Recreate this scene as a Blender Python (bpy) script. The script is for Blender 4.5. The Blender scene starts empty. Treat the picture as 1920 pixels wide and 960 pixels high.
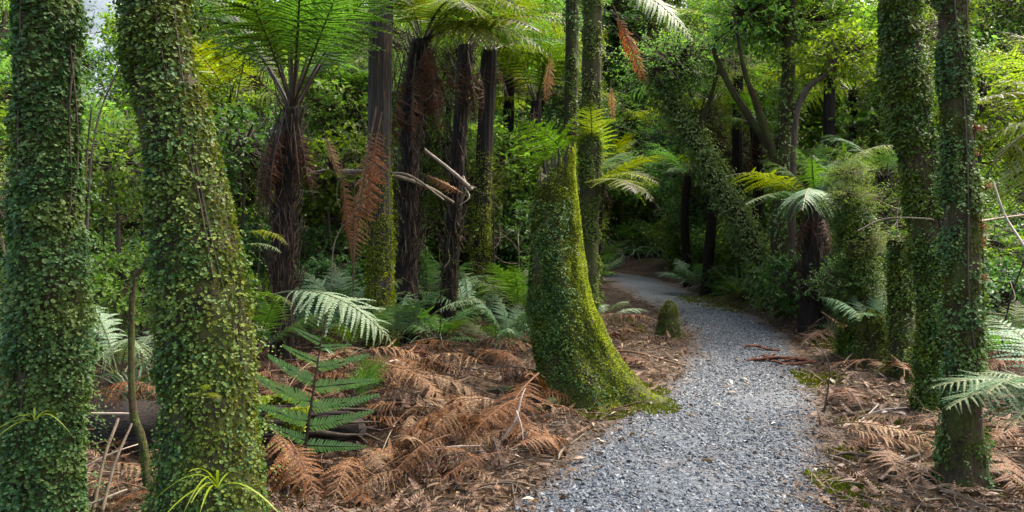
import bpy, math
import numpy as np
from mathutils import Vector, Matrix

# ------------------------------------------------------------------ camera, sky, sun, exposure
scene = bpy.context.scene
COL = scene.collection
FPX, HOR, CAMH = 1423.0, 430.0, 1.5          # focal length in photo pixels, horizon row, eye height

cam_d = bpy.data.cameras.new("camera"); cam = bpy.data.objects.new("camera", cam_d)
COL.objects.link(cam); scene.camera = cam
cam.location = (0, 0, CAMH); cam.rotation_euler = (math.radians(90), 0, 0)
cam_d.sensor_width = 36.0; cam_d.lens = 36.0 * FPX / 1920.0
cam_d.shift_y = -(480 - HOR) / 1920.0
cam_d.clip_start = 0.05; cam_d.clip_end = 3000

SUN_EL, SUN_AZ = math.radians(58), math.radians(62)     # azimuth clockwise from +Y
world = bpy.data.worlds.new("World"); scene.world = world; world.use_nodes = True
wn = world.node_tree.nodes; wl = world.node_tree.links
sky = wn.new("ShaderNodeTexSky"); sky.sky_type = 'NISHITA'; sky.sun_disc = False
sky.sun_elevation = SUN_EL; sky.sun_rotation = SUN_AZ
sky.air_density = 1.0; sky.dust_density = 8.0; sky.ozone_density = 1.0
wl.new(sky.outputs[0], wn["Background"].inputs[0]); wn["Background"].inputs[1].default_value = 0.15

sun_d = bpy.data.lights.new("sun", 'SUN'); sun = bpy.data.objects.new("sun", sun_d); COL.objects.link(sun)
sun_d.energy = 0.8; sun_d.angle = math.radians(40); sun_d.color = (1.0, 0.95, 0.86)
sv = Vector((math.sin(SUN_AZ) * math.cos(SUN_EL), math.cos(SUN_AZ) * math.cos(SUN_EL), math.sin(SUN_EL)))
sun.rotation_euler = sv.to_track_quat('Z', 'Y').to_euler(); sun.location = (6, 2, 20)

scene.view_settings.view_transform = 'Standard'; scene.view_settings.look = 'None'
scene.view_settings.gamma = 1.0; scene.view_settings.use_curve_mapping = False
scene.view_settings.exposure = 2.45
scene.render.engine = 'CYCLES'
cy = scene.cycles
cy.max_bounces = 9; cy.diffuse_bounces = 7; cy.glossy_bounces = 2; cy.transmission_bounces = 7
cy.use_denoising = True; cy.sample_clamp_indirect = 6.0
try: cy.denoiser = 'OPENIMAGEDENOISE'; cy.denoising_prefilter = 'ACCURATE'; cy.denoising_input_passes = 'RGB_ALBEDO_NORMAL'
except Exception: pass

rng = np.random.default_rng(11)
PI = math.pi
def U(a, b, n=None): return rng.uniform(a, b, n)

# ------------------------------------------------------------------ maths
def hash3(i, j, k):
    h = (i * 374761393 + j * 668265263 + k * 2147483647 % 4294967291) & 0xFFFFFFFF
    h = ((h ^ (h >> 13)) * 1274126177) & 0xFFFFFFFF
    h = (h ^ (h >> 16)) & 0xFFFFFFFF
    return h / 4294967295.0
def vnoise(p):
    p = np.asarray(p, float); i = np.floor(p).astype(np.int64); f = p - i; f = f * f * (3 - 2 * f)
    r = 0
    for a in (0, 1):
        wa = f[..., 0] if a else 1 - f[..., 0]
        for b in (0, 1):
            wb = f[..., 1] if b else 1 - f[..., 1]
            for c in (0, 1):
                wc = f[..., 2] if c else 1 - f[..., 2]
                r = r + wa * wb * wc * hash3(i[..., 0] + a + 9000, i[..., 1] + b + 9000, (i[..., 2] + c + 9000) * 7919)
    return r * 2 - 1
def fbm(p, o=3):
    p = np.asarray(p, float); r = 0; a = 1.0; s = 0
    for k in range(o): r = r + a * vnoise(p * (2 ** k) + 17.3 * k); s += a; a *= .5
    return r / s
def nrm(v): return v / np.maximum(np.linalg.norm(v, axis=-1, keepdims=True), 1e-9)
def frames(Y, Zh):
    Y = nrm(Y); X = nrm(np.cross(Y, Zh)); Z = np.cross(X, Y); return X, Y, Z
def smooth(x): x = np.clip(x, 0, 1); return x * x * (3 - 2 * x)
def rdir(n): return nrm(rng.normal(size=(n, 3)))

# path centre line and half width, by depth
PY = np.array([-6, 0, 2, 4, 5.5, 7.9, 10.2, 12.5, 16.2, 20, 23.4, 25.6, 27.2, 28.6])
PX = np.array([-.9, .05, .38, .84, 1.44, 2.42, 3.07, 3.42, 3.42, 3.55, 3.6, 3.0, 1.6, -.6])
PW = np.array([.85, .85, .88, .88, .79, .66, .64, .66, .74, .74, .74, .7, .7, .7])
_fy = np.linspace(-6, 28.6, 801)
def _sm(a):
    b = np.interp(_fy, PY, a); k = np.hanning(41); k /= k.sum()
    return np.convolve(np.pad(b, 20, mode='edge'), k, 'valid')
_px, _pw = _sm(PX), _sm(PW)
def pathx(y): return np.interp(y, _fy, _px)
def pathw(y): return np.interp(y, _fy, _pw)
def pdist(x, y):            # signed distance beyond the path's edge (negative on the path)
    x = np.asarray(x, float); y = np.asarray(y, float); u = x - pathx(y)
    w = .10 * fbm(np.stack([y * 1.1, np.sign(u) * 7.3, y * 0], -1), 3) + .07 * fbm(np.stack([x * 4.5, y * 4.5, x * 0 + 2], -1), 3)
    return np.abs(u) - pathw(y) + w + 30 * np.clip(y - 28.3, 0, 1)
def gz(x, y):
    x = np.asarray(x, float); y = np.asarray(y, float)
    d = pdist(x, y); off = smooth((d + .10) / .55)
    P = np.stack([x, y, x * 0], -1)
    z = -.035 * smooth((.06 - d) / .16)
    z = z + off * (.05 + .09 * fbm(P * .7, 3) + .035 * fbm(P * 3.1, 2))
    z = z + .35 * smooth((x - pathx(y) - 1.6) / 2.6) * smooth((y - 9) / 4)
    z = z - .38 * np.exp(-((x + 1.5) / .55) ** 2 - ((y - 4.75) / .5) ** 2)           # hollow under the log
    z = z + .28 * np.exp(-((x + 1.15) / .8) ** 2 - ((y - 6.2) / .8) ** 2)            # bank behind it
    z = z + 3.5 * smooth((y - 24) / 60) + 2.0 * smooth((np.abs(x) - 9) / 25)
    return z
def gpt(x, y, dz=0.0): return np.array([x, y, float(gz(x, y)) + dz])
def at(px, py, Y): return np.array([(px - 960) / FPX * Y, Y, CAMH + (HOR - py) / FPX * Y])
def gat(px, Y, dz=0.0): x = (px - 960) / FPX * Y; return gpt(x, Y, dz)

# ------------------------------------------------------------------ meshes
class MB:
    def __init__(s): s.v = []; s.f = []; s.m = []; s.n = 0
    def add(s, v, f, mi=0):
        v = np.asarray(v, float).reshape(-1, 3); f = np.asarray(f, np.int64)
        s.v.append(v); s.f.append(f + s.n); s.m.append(np.full(len(f), mi, np.int32)); s.n += len(v); return s
    def mesh(s, name, mats, sm=True):
        me = bpy.data.meshes.new(name); v = np.concatenate(s.v)
        me.vertices.add(len(v)); me.vertices.foreach_set("co", v.astype(np.float32).ravel())
        li = np.concatenate([f.ravel() for f in s.f]); cnt = np.concatenate([np.full(len(f), f.shape[1]) for f in s.f])
        st = np.concatenate([[0], np.cumsum(cnt)[:-1]])
        me.loops.add(len(li)); me.loops.foreach_set("vertex_index", li.astype(np.int32))
        me.polygons.add(len(cnt)); me.polygons.foreach_set("loop_start", st.astype(np.int32))
        for m in (mats if isinstance(mats, (list, tuple)) else [mats]): me.materials.append(m)
        me.polygons.foreach_set("material_index", np.concatenate(s.m))
        me.polygons.foreach_set("use_smooth", np.full(len(cnt), sm)); me.update(calc_edges=True)
        return me
def ob(name, me, parent=None, kind=None):
    o = bpy.data.objects.new(name, me); COL.objects.link(o)
    if parent is not None: o.parent = parent
    if kind: o["kind"] = kind
    return o
def tag(o, label, cat, group=None):
    o["label"] = label; o["category"] = cat
    if group: o["group"] = group
    return o
def thing(name, loc, label, cat, group=None, rz=0.0, sc=1.0):
    o = bpy.data.objects.new(name, None); COL.objects.link(o); o.location = [float(c) for c in loc]
    o.rotation_euler = (0, 0, rz); o.scale = (sc,) * 3; o.empty_display_size = .1
    return tag(o, label, cat, group)
def copy_of(src, parent=None):
    c = src.copy(); COL.objects.link(c); c.parent = parent; return c

LEAF = np.array([[0, 0, 0], [.30, .30, .10], [.26, .68, .08], [0, 1, -.06], [-.26, .68, .08], [-.30, .30, .10]])
LEAFF = np.array([[0, 1, 2, 3], [0, 3, 4, 5]])
ROUND = np.array([[0, 0, 0], [.42, .25, .10], [.40, .72, .10], [0, .95, -.05], [-.40, .72, .10], [-.42, .25, .10]])
NARROW = np.array([[0, 0, 0], [.13, .3, .05], [.11, .7, .02], [0, 1, -.12], [-.11, .7, .02], [-.13, .3, .05]])
TUFT = np.array([[-.5, 0, 0], [.5, 0, 0], [0, .1, 1.0]]); TUFTF = np.array([[0, 1, 2]])
def scatter(mb, T, F, pos, X, Y, Z, sc, mi=0):
    n, k = len(pos), len(T)
    if n == 0: return
    sc = np.broadcast_to(np.asarray(sc, float), (n,))[:, None, None]
    v = pos[:, None, :] + sc * (T[None, :, 0:1] * X[:, None, :] + T[None, :, 1:2] * Y[:, None, :] + T[None, :, 2:3] * Z[:, None, :])
    f = (F[None] + (np.arange(n) * k)[:, None, None]).reshape(-1, F.shape[1]); mb.add(v, f, mi)
def spline(pts, n):
    pts = np.asarray(pts, float); k = len(pts)
    if k == 2: t = np.linspace(0, 1, n)[:, None]; return pts[0] * (1 - t) + pts[1] * t
    P = np.concatenate([[2 * pts[0] - pts[1]], pts, [2 * pts[-1] - pts[-2]]])
    u = np.linspace(0, k - 1 - 1e-6, n); i = u.astype(int); t = (u - i)[:, None]
    a, b, c, d = P[i], P[i + 1], P[i + 2], P[i + 3]
    return .5 * (2 * b + (c - a) * t + (2 * a - 5 * b + 4 * c - d) * t ** 2 + (3 * b - a - 3 * c + d) * t ** 3)
def tube(mb, pts, r0, r1, ns=6, n=None, mi=0, rough=0.0, seed=0.0, cap=True):
    P = spline(pts, n or max(2, len(pts) * 4)); n = len(P)
    T = nrm(np.gradient(P, axis=0)); ref = np.array([0, 0, 1.]) if abs(T[:, 2].mean()) < .8 else np.array([1., 0, 0])
    A = nrm(np.cross(T, ref)); B = np.cross(T, A); th = np.linspace(0, 2 * PI, ns, endpoint=False)
    R = np.linspace(r0, r1, n)[:, None] * np.ones(ns)
    ringd = np.cos(th)[None, :, None] * A[:, None] + np.sin(th)[None, :, None] * B[:, None]
    if rough: R = R * (1 + rough * fbm((P[:, None] + ringd * .3) * 9 + seed, 2))
    V = P[:, None] + R[..., None] * ringd
    i, j = np.meshgrid(np.arange(n - 1), np.arange(ns), indexing='ij'); j2 = (j + 1) % ns
    f = np.stack([i * ns + j, i * ns + j2, (i + 1) * ns + j2, (i + 1) * ns + j], -1).reshape(-1, 4)
    V = V.reshape(-1, 3)
    mb.add(V, f, mi)
    if cap:
        e = np.concatenate([V[-ns:], [P[-1] + T[-1] * R[-1, 0] * .5]])
        mb.add(e, np.array([[q, (q + 1) % ns, ns] for q in range(ns)]), mi)
    return P

# ------------------------------------------------------------------ materials
def newmat(name):
    m = bpy.data.materials.new(name); m.use_nodes = True; nt = m.node_tree; nt.nodes.clear()
    out = nt.nodes.new("ShaderNodeOutputMaterial"); return m, nt, out
def N(nt, t, **kw):
    n = nt.nodes.new(t)
    for k, v in kw.items():
        if isinstance(k, str) and hasattr(n, k): setattr(n, k, v)
    return n
def ramp(nt, stops, fac):
    r = nt.nodes.new("ShaderNodeValToRGB"); e = r.color_ramp.elements
    while len(e) < len(stops): e.new(.5)
    for q, (p, c) in zip(e, stops): q.position = p; q.color = (*c, 1)
    nt.links.new(fac, r.inputs[0]); return r.outputs[0]
def mixc(nt, a, b, fac, mode='MIX'):
    m = nt.nodes.new("ShaderNodeMix"); m.data_type = 'RGBA'; m.blend_type = mode
    for s, v in ((0, fac), (6, a), (7, b)):
        if hasattr(v, "is_output"): nt.links.new(v, m.inputs[s])
        elif s == 0: m.inputs[0].default_value = v
        else: m.inputs[s].default_value = (*v, 1)
    return m.outputs[2]
def noise(nt, scale, detail=3, rough=.6, vec=None, dist=0):
    n = nt.nodes.new("ShaderNodeTexNoise"); n.inputs["Scale"].default_value = scale
    n.inputs["Detail"].default_value = detail; n.inputs["Roughness"].default_value = rough; n.inputs["Distortion"].default_value = dist
    if vec is not None: nt.links.new(vec, n.inputs["Vector"])
    return n.outputs[0]
def objrand(nt): return nt.nodes.new("ShaderNodeObjectInfo").outputs["Random"]
def hsv(nt, col, fac, dh=.03, dv=.35, ds=.2):
    h = nt.nodes.new("ShaderNodeHueSaturation"); nt.links.new(col, h.inputs["Color"])
    for sock, lo, hi in (("Hue", .5 - dh, .5 + dh), ("Value", 1 - dv, 1 + dv), ("Saturation", 1 + ds, 1 - ds)):
        m = nt.nodes.new("ShaderNodeMapRange"); m.inputs["To Min"].default_value = lo; m.inputs["To Max"].default_value = hi
        nt.links.new(fac, m.inputs[0]); nt.links.new(m.outputs[0], h.inputs[sock])
    return h.outputs[0]
def leafmat(name, cols, rough=.42, trans=.35, spec=.45, dv=.25, dh=.02, ds=.12, low=None, sheen=None, tint=(1.2, 1.3, .5)):
    m, nt, out = newmat(name)
    g = nt.nodes.new("ShaderNodeNewGeometry")
    c = ramp(nt, [(i / (len(cols) - 1), q) for i, q in enumerate(cols)], g.outputs["Random Per Island"])
    if low:
        tc = nt.nodes.new("ShaderNodeTexCoord")
        nz = noise(nt, low[1], 2, .5, g.outputs["Position"])
        c = mixc(nt, c, low[0], ramp(nt, [(.45, (0, 0, 0)), (.65, (1, 1, 1))], nz))
    c = hsv(nt, c, objrand(nt), dh, dv, ds)
    p = nt.nodes.new("ShaderNodeBsdfPrincipled"); nt.links.new(c, p.inputs["Base Color"])
    p.inputs["Roughness"].default_value = rough; p.inputs["Specular IOR Level"].default_value = spec
    if trans <= 0: nt.links.new(p.outputs[0], out.inputs[0]); return m
    t = nt.nodes.new("ShaderNodeBsdfTranslucent")
    nt.links.new(mixc(nt, c, tint, 1.0, 'MULTIPLY'), t.inputs[0])
    x = nt.nodes.new("ShaderNodeMixShader"); x.inputs[0].default_value = trans
    nt.links.new(p.outputs[0], x.inputs[1]); nt.links.new(t.outputs[0], x.inputs[2]); nt.links.new(x.outputs[0], out.inputs[0])
    return m
def barkmat(name, c0, c1, scale=(14, 14, 3), bump=.6, moss=None, moss_amt=(.5, .62), rough=.85, spots=None):
    m, nt, out = newmat(name)
    g = nt.nodes.new("ShaderNodeNewGeometry")
    mp = nt.nodes.new("ShaderNodeMapping"); mp.inputs["Scale"].default_value = scale; nt.links.new(g.outputs["Position"], mp.inputs[0])
    n1 = noise(nt, 1.6, 5, .65, mp.outputs[0], .4)
    c = ramp(nt, [(.32, c0), (.68, c1)], n1)
    if spots:
        c = mixc(nt, c, spots, ramp(nt, [(.6, (0, 0, 0)), (.66, (1, 1, 1))], noise(nt, 2.3, 3, .6, mp.outputs[0])))
    if moss:
        n2 = noise(nt, 5, 4, .7, g.outputs["Position"])
        mc = ramp(nt, [(.3, [q * .45 for q in moss]), (.7, moss)], noise(nt, 40, 3, .6, g.outputs["Position"]))
        c = mixc(nt, c, mc, ramp(nt, [(moss_amt[0], (0, 0, 0)), (moss_amt[1], (1, 1, 1))], n2))
    p = nt.nodes.new("ShaderNodeBsdfPrincipled"); nt.links.new(c, p.inputs["Base Color"])
    p.inputs["Roughness"].default_value = rough; p.inputs["Specular IOR Level"].default_value = .25
    b = nt.nodes.new("ShaderNodeBump"); b.inputs["Strength"].default_value = bump; b.inputs["Distance"].default_value = .02
    nt.links.new(n1, b.inputs["Height"]); nt.links.new(b.outputs[0], p.inputs["Normal"])
    nt.links.new(p.outputs[0], out.inputs[0]); return m

M = {}
M['creeper'] = leafmat('creeper_leaf', [(.016, .042, .007), (.036, .088, .012), (.065, .125, .018), (.032, .09, .030), (.12, .17, .022)], .5, .3, .22, .1, low=((.085, .125, .014), 4.0))
M['creeper_y'] = leafmat('creeper_leaf_light', [(.045, .075, .008), (.07, .115, .012), (.12, .155, .018), (.08, .13, .025), (.16, .19, .025)], .5, .3, .22, .1)
M['fernd'] = leafmat('fern_green', [(.055, .13, .016), (.08, .17, .022)], .55, .5, .2, .3, .025)
M['fernb'] = leafmat('fern_bluegreen', [(.055, .13, .055), (.08, .165, .075)], .5, .28, .25, .22, .02)
M['ferny'] = leafmat('fern_yellowgreen', [(.12, .18, .012), (.19, .22, .014)], .55, .5, .15, .3, .02)
M['ferns'] = leafmat('fern_silver', [(.12, .19, .10), (.17, .23, .13)], .55, .25, .3, .2, .02)
M['dead'] = leafmat('dead_frond', [(.048, .019, .005), (.098, .041, .010), (.17, .082, .026)], .6, .15, .3, .5, .02, ds=.22, tint=(1.3, .9, .6))
M['deadd'] = leafmat('dead_frond_dark', [(.03, .012, .005), (.065, .026, .010), (.11, .045, .018)], .65, .15, .3, .3, .015, tint=(1.3, .9, .6))
M['broad'] = leafmat('shrub_leaf', [(.045, .10, .018), (.08, .16, .026), (.155, .235, .038), (.075, .165, .042)], .45, .56, .3, .3, .03)
M['yel'] = leafmat('shrub_leaf_yellow', [(.075, .15, .020), (.125, .21, .028), (.21, .275, .04)], .45, .56, .3, .25, .03, tint=(1.15, 1.3, .5))
M['fine'] = leafmat('fine_leaf', [(.075, .125, .02), (.135, .20, .035), (.22, .27, .07)], .5, .52, .25, .25, .02)
M['shag'] = leafmat('shaggy_creeper', [(.07, .11, .03), (.13, .19, .06), (.21, .27, .10)], .5, .35, .25, .1, .0)
M['darkl'] = leafmat('dark_leaf', [(.028, .07, .014), (.05, .115, .024), (.075, .15, .045)], .45, .45, .25, .3, .02)
M['strap'] = leafmat('strap_leaf', [(.025, .07, .028), (.05, .115, .05), (.09, .16, .07)], .35, .25, .55, .3, .02)
M['strapy'] = leafmat('strap_leaf_yellow', [(.14, .22, .02), (.22, .28, .03)], .4, .4, .4, .2, .02)
M['moss'] = leafmat('moss', [(.15, .19, .008), (.25, .30, .012), (.34, .38, .024), (.08, .11, .008)], .85, .3, .15, .1, .0)
M['mossd'] = leafmat('moss_dark', [(.035, .05, .008), (.075, .095, .012), (.11, .125, .018), (.05, .045, .014)], .85, .2, .15, .1, .0)
M['moss2'] = leafmat('moss_olive', [(.06, .075, .008), (.11, .125, .012), (.16, .17, .02), (.05, .05, .012)], .85, .2, .15, .1, .0)
M['mossground'] = leafmat('moss_ground', [(.07, .09, .009), (.115, .135, .012), (.055, .06, .012), (.17, .19, .018)], .9, .2, .1, .1, .0)
M['litter'] = leafmat('leaf_litter', [(.026, .013, .005), (.065, .031, .011), (.11, .058, .022), (.045, .025, .012), (.20, .14, .075)], .62, .05, .3, .1, .0)
M['shred'] = leafmat('dry_shred', [(.07, .042, .02), (.16, .11, .06), (.035, .022, .012), (.27, .21, .14)], .55, .05, .35, .1, .0)
M['scrap'] = leafmat('frond_scrap', [(.022, .010, .004), (.060, .026, .008), (.11, .052, .018), (.18, .105, .048)], .6, .1, .3, .1, .0)
M['pale'] = leafmat('pale_leaf', [(.20, .14, .09), (.30, .24, .17), (.14, .07, .04)], .5, .1, .35, .5, .02, ds=.3)
M['fibre'] = leafmat('root_fibre', [(.006, .004, .003), (.020, .011, .006), (.045, .022, .011), (.012, .008, .006)], .7, .0, .2, .1, .0)
M['rachis'] = barkmat('rachis', (.018, .012, .008), (.05, .035, .02), rough=.5, bump=.2)
M['rachisg'] = barkmat('rachis_green', (.05, .07, .02), (.10, .11, .035), rough=.5, bump=.2)
M['rachisb'] = barkmat('rachis_brown', (.07, .033, .015), (.15, .078, .038), rough=.6, bump=.2)
M['twig'] = barkmat('twig', (.10, .075, .05), (.24, .19, .13), rough=.7, bump=.3)
M['twigd'] = barkmat('twig_dark', (.025, .018, .012), (.075, .052, .034), rough=.7, bump=.3)
M['bleach'] = barkmat('bleached_wood', (.22, .17, .13), (.42, .35, .28), rough=.6, bump=.3)
M['bark'] = barkmat('bark_mossy', (.012, .010, .005), (.045, .034, .017), moss=(.05, .062, .010), moss_amt=(.38, .56))
M['barkb'] = barkmat('bark_brown', (.012, .008, .004), (.062, .037, .018), scale=(26, 26, 5), bump=1.0, moss=(.055, .068, .010), moss_amt=(.40, .58))
M['fernbark'] = barkmat('tree_fern_bark', (.004, .003, .002), (.020, .013, .008), scale=(30, 30, 2.2), bump=1.0)
M['greybark'] = barkmat('fluted_bark', (.014, .012, .010), (.065, .056, .046), scale=(34, 34, 1.1), bump=.9, spots=(.17, .10, .055))
M['mossbark'] = barkmat('moss_trunk', (.03, .03, .008), (.08, .08, .012), moss=(.15, .17, .012), moss_amt=(.30, .55))
M['rot'] = barkmat('rotten_wood', (.008, .006, .005), (.045, .032, .024), scale=(4, 26, 26), bump=1.0)
M['redbark'] = barkmat('red_bark_strip', (.05, .016, .008), (.13, .048, .024), scale=(20, 20, 20), bump=.5)
M['root'] = barkmat('root_hair', (.10, .035, .012), (.24, .09, .03), scale=(30, 30, 30), bump=.5)

def groundmat():
    m, nt, out = newmat('forest_floor')
    g = nt.nodes.new("ShaderNodeNewGeometry"); P = g.outputs["Position"]
    v = nt.nodes.new("ShaderNodeTexVoronoi"); v.inputs["Scale"].default_value = 26; v.feature = 'F1'
    wv = nt.nodes.new("ShaderNodeVectorMath"); wv.operation = 'ADD'
    nn = nt.nodes.new("ShaderNodeTexNoise"); nn.inputs["Scale"].default_value = 8; nt.links.new(P, nn.inputs["Vector"])
    sc = nt.nodes.new("ShaderNodeVectorMath"); sc.operation = 'SCALE'; sc.inputs[3].default_value = .12
    nt.links.new(nn.outputs[1], sc.inputs[0]); nt.links.new(P, wv.inputs[0]); nt.links.new(sc.outputs[0], wv.inputs[1])
    nt.links.new(wv.outputs[0], v.inputs["Vector"])
    sep = nt.nodes.new("ShaderNodeSeparateColor"); nt.links.new(v.outputs["Color"], sep.inputs[0])
    c = ramp(nt, [(0, (.010, .007, .004)), (.4, (.028, .016, .008)), (.75, (.055, .031, .014)), (1, (.10, .066, .036))], sep.outputs[0])
    c = mixc(nt, c, (.025, .016, .011), ramp(nt, [(.4, (0, 0, 0)), (.65, (1, 1, 1))], noise(nt, 1.3, 4, .6, P)))
    p = nt.nodes.new("ShaderNodeBsdfPrincipled"); nt.links.new(c, p.inputs["Base Color"]); p.inputs["Roughness"].default_value = .9
    p.inputs["Specular IOR Level"].default_value = .2
    b = nt.nodes.new("ShaderNodeBump"); b.inputs["Strength"].default_value = .9; b.inputs["Distance"].default_value = .03
    nt.links.new(sep.outputs[1], b.inputs["Height"]); nt.links.new(b.outputs[0], p.inputs["Normal"]); nt.links.new(p.outputs[0], out.inputs[0]); return m
def gravelmat():
    m, nt, out = newmat('gravel_bed')
    g = nt.nodes.new("ShaderNodeNewGeometry"); P = g.outputs["Position"]
    v = nt.nodes.new("ShaderNodeTexVoronoi"); v.inputs["Scale"].default_value = 62; nt.links.new(P, v.inputs["Vector"])
    sep = nt.nodes.new("ShaderNodeSeparateColor"); nt.links.new(v.outputs["Color"], sep.inputs[0])
    c = ramp(nt, [(0, (.020, .026, .032)), (.5, (.048, .060, .070)), (.85, (.085, .10, .11)), (1, (.16, .17, .18))], sep.outputs[0])
    # packed earth and fines worn through on stretches of the path
    c = mixc(nt, c, (.085, .072, .060), ramp(nt, [(.50, (0, 0, 0)), (.72, (.75, .75, .75))], noise(nt, .9, 4, .6, P)))
    at_ = nt.nodes.new("ShaderNodeAttribute"); at_.attribute_name = "soil"
    c = mixc(nt, c, ramp(nt, [(.3, (.022, .014, .008)), (.7, (.075, .047, .026))], noise(nt, 45, 4, .7, P)), at_.outputs["Fac"])
    c = mixc(nt, c, (.028, .024, .02), ramp(nt, [(.55, (0, 0, 0)), (.75, (.6, .6, .6))], noise(nt, 2.6, 4, .65, P)))
    p = nt.nodes.new("ShaderNodeBsdfPrincipled"); nt.links.new(c, p.inputs["Base Color"]); p.inputs["Roughness"].default_value = .7
    p.inputs["Specular IOR Level"].default_value = .35
    b = nt.nodes.new("ShaderNodeBump"); b.inputs["Strength"].default_value = .8; b.inputs["Distance"].default_value = .012
    nt.links.new(v.outputs["Distance"], b.inputs["Height"]); b.invert = True
    nt.links.new(b.outputs[0], p.inputs["Normal"]); nt.links.new(p.outputs[0], out.inputs[0]); return m
def stonemat():
    m, nt, out = newmat('gravel_chip')
    g = nt.nodes.new("ShaderNodeNewGeometry")
    c = ramp(nt, [(0, (.016, .022, .028)), (.35, (.040, .052, .062)), (.7, (.075, .092, .105)), (.93, (.135, .155, .17)), (1, (.26, .28, .28))], g.outputs["Random Per Island"])
    c = mixc(nt, c, (.05, .05, .05), ramp(nt, [(.4, (0, 0, 0)), (.7, (.5, .5, .5))], noise(nt, 90, 2, .6, g.outputs["Position"])))
    p = nt.nodes.new("ShaderNodeBsdfPrincipled"); nt.links.new(c, p.inputs["Base Color"]); p.inputs["Roughness"].default_value = .55
    p.inputs["Specular IOR Level"].default_value = .4; nt.links.new(p.outputs[0], out.inputs[0]); return m
def hillmat():
    m, nt, out = newmat('distant_hillside')
    g = nt.nodes.new("ShaderNodeNewGeometry")
    c = ramp(nt, [(.35, (.10, .13, .15)), (.65, (.20, .23, .25))], noise(nt, .06, 5, .65, g.outputs["Position"]))  # blue-grey of distance haze is put into the hillside's base colour
    p = nt.nodes.new("ShaderNodeBsdfPrincipled"); nt.links.new(c, p.inputs["Base Color"]); p.inputs["Roughness"].default_value = 1
    nt.links.new(p.outputs[0], out.inputs[0]); return m
M['ground'], M['gravel'], M['stone'], M['hill'] = groundmat(), gravelmat(), stonemat(), hillmat()

# ------------------------------------------------------------------ ground, path, hill
def grid_mesh(name, xs, ys, zf, mat):
    X, Y = np.meshgrid(xs, ys); Z = zf(X, Y); nx, ny = len(xs), len(ys)
    i, j = np.meshgrid(np.arange(ny - 1), np.arange(nx - 1), indexing='ij')
    f = np.stack([i * nx + j, i * nx + j + 1, (i + 1) * nx + j + 1, (i + 1) * nx + j], -1).reshape(-1, 4)
    return MB().add(np.stack([X, Y, Z], -1), f).mesh(name, mat)
def graded(a, b, c, d, fine, k):
    """fine spacing between b and c, growing outside"""
    m = np.arange(b, c, fine); lo = []; s = fine; x = b
    while x > a: s *= k; x -= s; lo.append(max(x, a))
    hi = []; s = fine; x = m[-1]
    while x < d: s *= k; x += s; hi.append(min(x, d))
    return np.array(lo[::-1] + list(m) + hi)
gx = graded(-700, -5, 6.5, 700, .075, 1.12); gy = graded(-300, 1.5, 15, 900, .075, 1.09)
ground = ob("ground", grid_mesh("ground", gx, gy, gz, M['ground']), kind="structure")

def build_path():
    ys = np.concatenate([np.arange(-5, 3, .25), np.arange(3, 13, .05), np.arange(13, 28.4, .12)])
    u = np.linspace(-1, 1, 49); Y, Uu = np.meshgrid(ys, u, indexing='ij')
    X = pathx(Y) + Uu * (pathw(Y) + .30)
    P = np.stack([X, Y, X * 0], -1)
    Z = .020 * (1 - Uu ** 2) + .010 * fbm(P * 2.2, 3) + .002 - .10 * smooth((np.abs(Uu) - .88) / .12)
    Z = Z + 3.5 * smooth((Y - 24) / 60)
    n = len(u); i, j = np.meshgrid(np.arange(len(ys) - 1), np.arange(n - 1), indexing='ij')
    f = np.stack([i * n + j, i * n + j + 1, (i + 1) * n + j + 1, (i + 1) * n + j], -1).reshape(-1, 4)
    me = MB().add(np.stack([X, Y, Z], -1), f).mesh("path", M['gravel']); a = me.attributes.new("soil", 'FLOAT', 'POINT')
    dd = pdist(X, Y); a.data.foreach_set("value", smooth((dd + .30 + .18 * fbm(P * 5, 3)) / .34).astype(np.float32).ravel())
    ob("path", me, kind="structure")
build_path()
def pz(x, y):
    u = (x - pathx(y)) / (pathw(y) + .3); P = np.stack([x, y, x * 0], -1)
    return np.maximum(.020 * (1 - u ** 2) + .010 * fbm(P * 2.2, 3) + .002 - .10 * smooth((np.abs(u) - .88) / .12), gz(x, y))
def surf(x, y):
    return np.where(pdist(x, y) < .35, pz(x, y), gz(x, y))

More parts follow.
